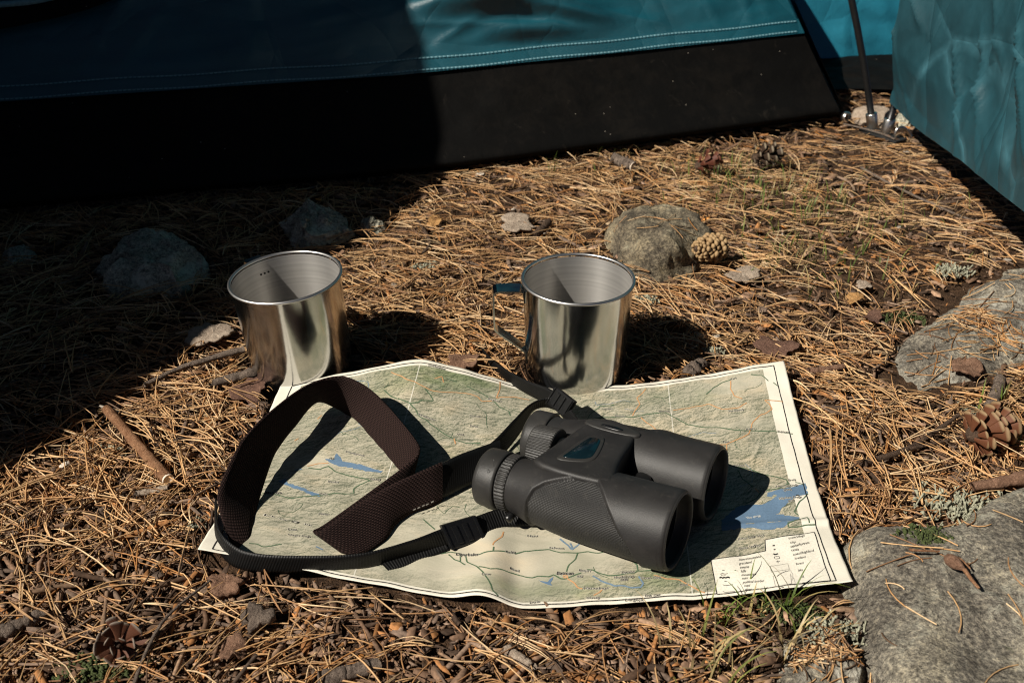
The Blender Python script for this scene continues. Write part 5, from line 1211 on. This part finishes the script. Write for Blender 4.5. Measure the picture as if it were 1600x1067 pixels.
def twigs(name, n, seed, label):
    g, x, y = scatter(n, seed, front_more); ang = g.random(n) * 6.283; L = g.uniform(.008, .042, n); r = .0005 + .0016 * g.random(n) ** 2.2 ; cv = g.normal(0, .13, n)
    ns, k = 5, 6; t = np.linspace(-.5, .5, ns); hd = ang[:, None] + cv[:, None] * t[None] * 2
    px = x[:, None] + L[:, None] * t * np.cos(hd); py = y[:, None] + L[:, None] * t * np.sin(hd)
    bad = (keep_out(px, py) | rock_in(px, py)).any(1); px, py, hd, r, L = px[~bad], py[~bad], hd[~bad], r[~bad], L[~bad]; n = len(px)
    pz = ground_z(px, py) + g.uniform(.001, .007, n)[:, None] + (g.normal(0, .12, n) * L)[:, None] * t[None]
    th = np.linspace(0, 2 * math.pi, k, endpoint=False); R = r[:, None, None] * g.uniform(.75, 1.2, (n, ns, 1)) * g.uniform(.85, 1.1, (n, ns, k))
    V = np.stack([px[..., None] - np.sin(hd)[..., None] * R * np.cos(th), py[..., None] + np.cos(hd)[..., None] * R * np.cos(th), pz[..., None] + R * np.sin(th)], -1)
    i = np.arange(n)[:, None, None] * ns * k; s = np.arange(ns - 1)[None, :, None] * k; e = np.arange(k)[None, None]; e2 = (e + 1) % k
    F = np.stack([i + s + e, i + s + e2, i + s + k + e2, i + s + k + e], -1).reshape(-1, 4)
    col = BARK[g.integers(0, len(BARK), n)] * g.uniform(.6, 1.3, (n, 1))
    return tag(mesh(name, V.reshape(-1, 3), F, M['chip'], None, True, np.repeat(col, ns * k, 0)), label, 'twig bits', kind='stuff')
twigs('twig_litter', 4200, 404, 'short broken twig bits among the needles')

# ------------------------------------------------------------------ grass, lichen, moss
def blades(name, roots, lab, cat, group=None, kind=None, seed=1, hgt=(.02, .06), lean=.8, cols=((.13, .20, .035), (.20, .26, .05), (.34, .27, .11)), wid=.0007):
    g = np.random.default_rng(seed); V, F, Cc = [], [], []
    for (x, y) in roots:
        h = g.uniform(*hgt); an = g.random() * 6.283; ln = g.uniform(.25, 1) * lean; z0 = float(ground_z(x, y)) + .001; cb = np.array(cols[g.integers(0, len(cols))]) * g.uniform(.7, 1.3)
        ns = 8; k0 = len(V); w0 = wid * g.uniform(.7, 1.4); sx, sy = -math.sin(an), math.cos(an); cx = cy = 0; cz_ = 0; el = 1.45; wig = g.normal(0, .25)
        for j in range(ns):
            f = j / (ns - 1); w = w0 * (1 - f ** 2 * .9)
            V += [(x + cx + sx * w, y + cy + sy * w, z0 + cz_), (x + cx - sx * w, y + cy - sy * w, z0 + cz_)]; Cc += [cb * (.8 + .4 * f)] * 2
            el -= ln * 2.1 / ns * (.4 + 1.2 * f); a2 = an + wig * f
            st = h / (ns - 1); cx += st * math.cos(el) * math.cos(a2); cy += st * math.cos(el) * math.sin(a2); cz_ = max(cz_ + st * math.sin(el), .001)
            if j: F.append((k0 + 2 * j - 2, k0 + 2 * j - 1, k0 + 2 * j + 1, k0 + 2 * j))
    c = np.array([np.mean([r[0] for r in roots]), np.mean([r[1] for r in roots]), 0])
    o = mesh(name, np.array(V) - c, np.array(F), M['grass'], None, True, np.array(Cc)); o.location = c
    return tag(o, lab, cat, group, kind)
def around(px, py, n, r, seed, z=0):
    g = np.random.default_rng(seed); c = at(px, py, z); return [(c[0] + g.normal(0, r), c[1] + g.normal(0, r * .8)) for _ in range(n)]
blades('grass_tuft', around(1232, 957, 9, .004, 1), 'green and straw grass tuft bending over the legend of the map', 'grass tuft', seed=12, hgt=(.03, .06), lean=.9, wid=.0005)
blades('grass_tuft', around(1126, 966, 18, .008, 2), 'green grass tuft at the front edge of the map, below the binoculars', 'grass tuft', seed=13, hgt=(.014, .034), lean=1.1, wid=.0005)
blades('grass_tuft', around(1175, 952, 18, .010, 3), 'low grass and moss wisps in front of the map legend', 'grass tuft', seed=14, hgt=(.010, .028), lean=1.1)
blades('grass_tuft', around(868, 276, 5, .004, 4), 'few thin green blades before the tent skirt, left of the rounded rock', 'grass tuft', seed=15, hgt=(.02, .034), lean=.25)
blades('grass_tuft', around(1560, 640, 12, .006, 6), 'small green sprout above the open red cone', 'grass tuft', seed=16, hgt=(.012, .030), lean=.5)
blades('grass_tuft', around(1590, 700, 9, .005, 7), 'bright green blades right of the open red cone', 'grass tuft', seed=17, hgt=(.010, .026), lean=.9)
blades('grass_tuft', around(1110, 1050, 22, .012, 9), 'dry tangled grass at the bottom edge, right of centre', 'grass tuft', seed=18, hgt=(.02, .045), lean=1.1, cols=((.36, .28, .13), (.42, .33, .17), (.20, .22, .06)))
blades('grass_tuft', around(1250, 1010, 16, .012, 10), 'dry curled straw over the lichen crusted rock', 'grass tuft', seed=19, hgt=(.025, .055), lean=1.2, cols=((.42, .32, .16), (.48, .37, .2)))
rts = []
for (px, py, n, r) in ((1160, 290, 130, .045), (1210, 330, 110, .05), (1300, 350, 90, .06), (1130, 270, 70, .03), (1290, 425, 60, .04), (1230, 400, 60, .04), (975, 250, 25, .03)): rts += around(px, py, n, r, px)
rts = [r for r in rts if not rock_in(np.array([r[0]]), np.array([r[1]]), 1.02)[0]]
blades('grass_patch', rts, 'sparse short green and straw grass on the ground behind the rounded rock', 'grass', None, 'stuff', 23, (.010, .032), .95, ((.10, .15, .03), (.16, .19, .045), (.36, .27, .12), (.30, .24, .10)), .0006)

def lichen(px, py, r, n, seed, label, mat='lichen', z=0.0, cat='lichen'):
    g = np.random.default_rng(seed); c = at(px, py, z); V, F = [], []
    for k in range(n):
        b = g.normal(0, r, 2) * (1, .6); h = g.uniform(.25, .8) * (min(r, .008) if mat == 'lichen' else .004); p0 = np.array([b[0], b[1], -.002])
        d = np.array([g.normal(0, .7), g.normal(0, .7), 1.0]); d /= np.linalg.norm(d); w = g.uniform(.0003, .0007)
        for br in range(3):
            d2 = d + g.normal(0, .35, 3); s = np.cross(d2, (0, 0, 1)) + g.normal(0, .1, 3); s /= np.linalg.norm(s); t = np.cross(d2, s); k0 = len(V)
            for f, ww in ((0, w), (.6, w * .9), (1.0, w * 1.3)):
                for a in range(4): V.append(p0 + d2 * h * f + ww * (s * math.cos(a * 1.571) + t * math.sin(a * 1.571)))
            for q in range(2):
                for a in range(4): F.append((k0 + q * 4 + a, k0 + q * 4 + (a + 1) % 4, k0 + q * 4 + 4 + (a + 1) % 4, k0 + q * 4 + 4 + a))
            F.append((k0 + 8, k0 + 9, k0 + 10, k0 + 11))
    o = mesh('lichen_tuft' if mat == 'lichen' else 'moss_cushion', np.array(V), np.array(F), M[mat], None, False); o.location = c + np.array([0, 0, .003 if z == 0 else 0]); return tag(o, label, cat)
lichen(668, 418, 0.0051, 96, 1, 'grey green lichen tuft between the two mugs')
lichen(1500, 792, 0.0120, 176, 2, 'pale lichen branches along the back edge of the flat rock', z=.006)
lichen(176, 710, 0.0048, 80, 3, 'grey lichen scrap beside the orange stick')
lichen(1112, 552, 0.0042, 57, 4, 'grey lichen crumbs at the end of the right mug shadow')
lichen(1515, 642, 0.0036, 57, 5, 'pale lichen bit just above the open red cone')
lichen(1490, 424, 0.0072, 96, 6, 'pale green lichen cushion on the patched rock', z=.008)
lichen(310, 822, 0.0036, 44, 7, 'tiny lichen scrap at the front left corner of the map')
lichen(1300, 985, 0.0072, 96, 8, 'grey lichen crust on the dark rock at the bottom', z=.008)
lichen(1010, 472, 0.0048, 64, 9, 'lichen crumbs behind the shadow of the right mug')
lichen(1450, 838, 0.0066, 320, 10, 'dark green moss in a crack of the flat rock', 'moss', .024, 'moss')
lichen(160, 1045, 0.0084, 320, 11, 'olive moss cushion below the old grey cone', 'moss', .0, 'moss')
lichen(1235, 960, 0.0072, 192, 12, 'yellow green moss under the front right grass', 'moss', .0, 'moss')
lichen(1410, 500, 0.0072, 192, 13, 'green moss beside the patched rock', 'moss', .0, 'moss')
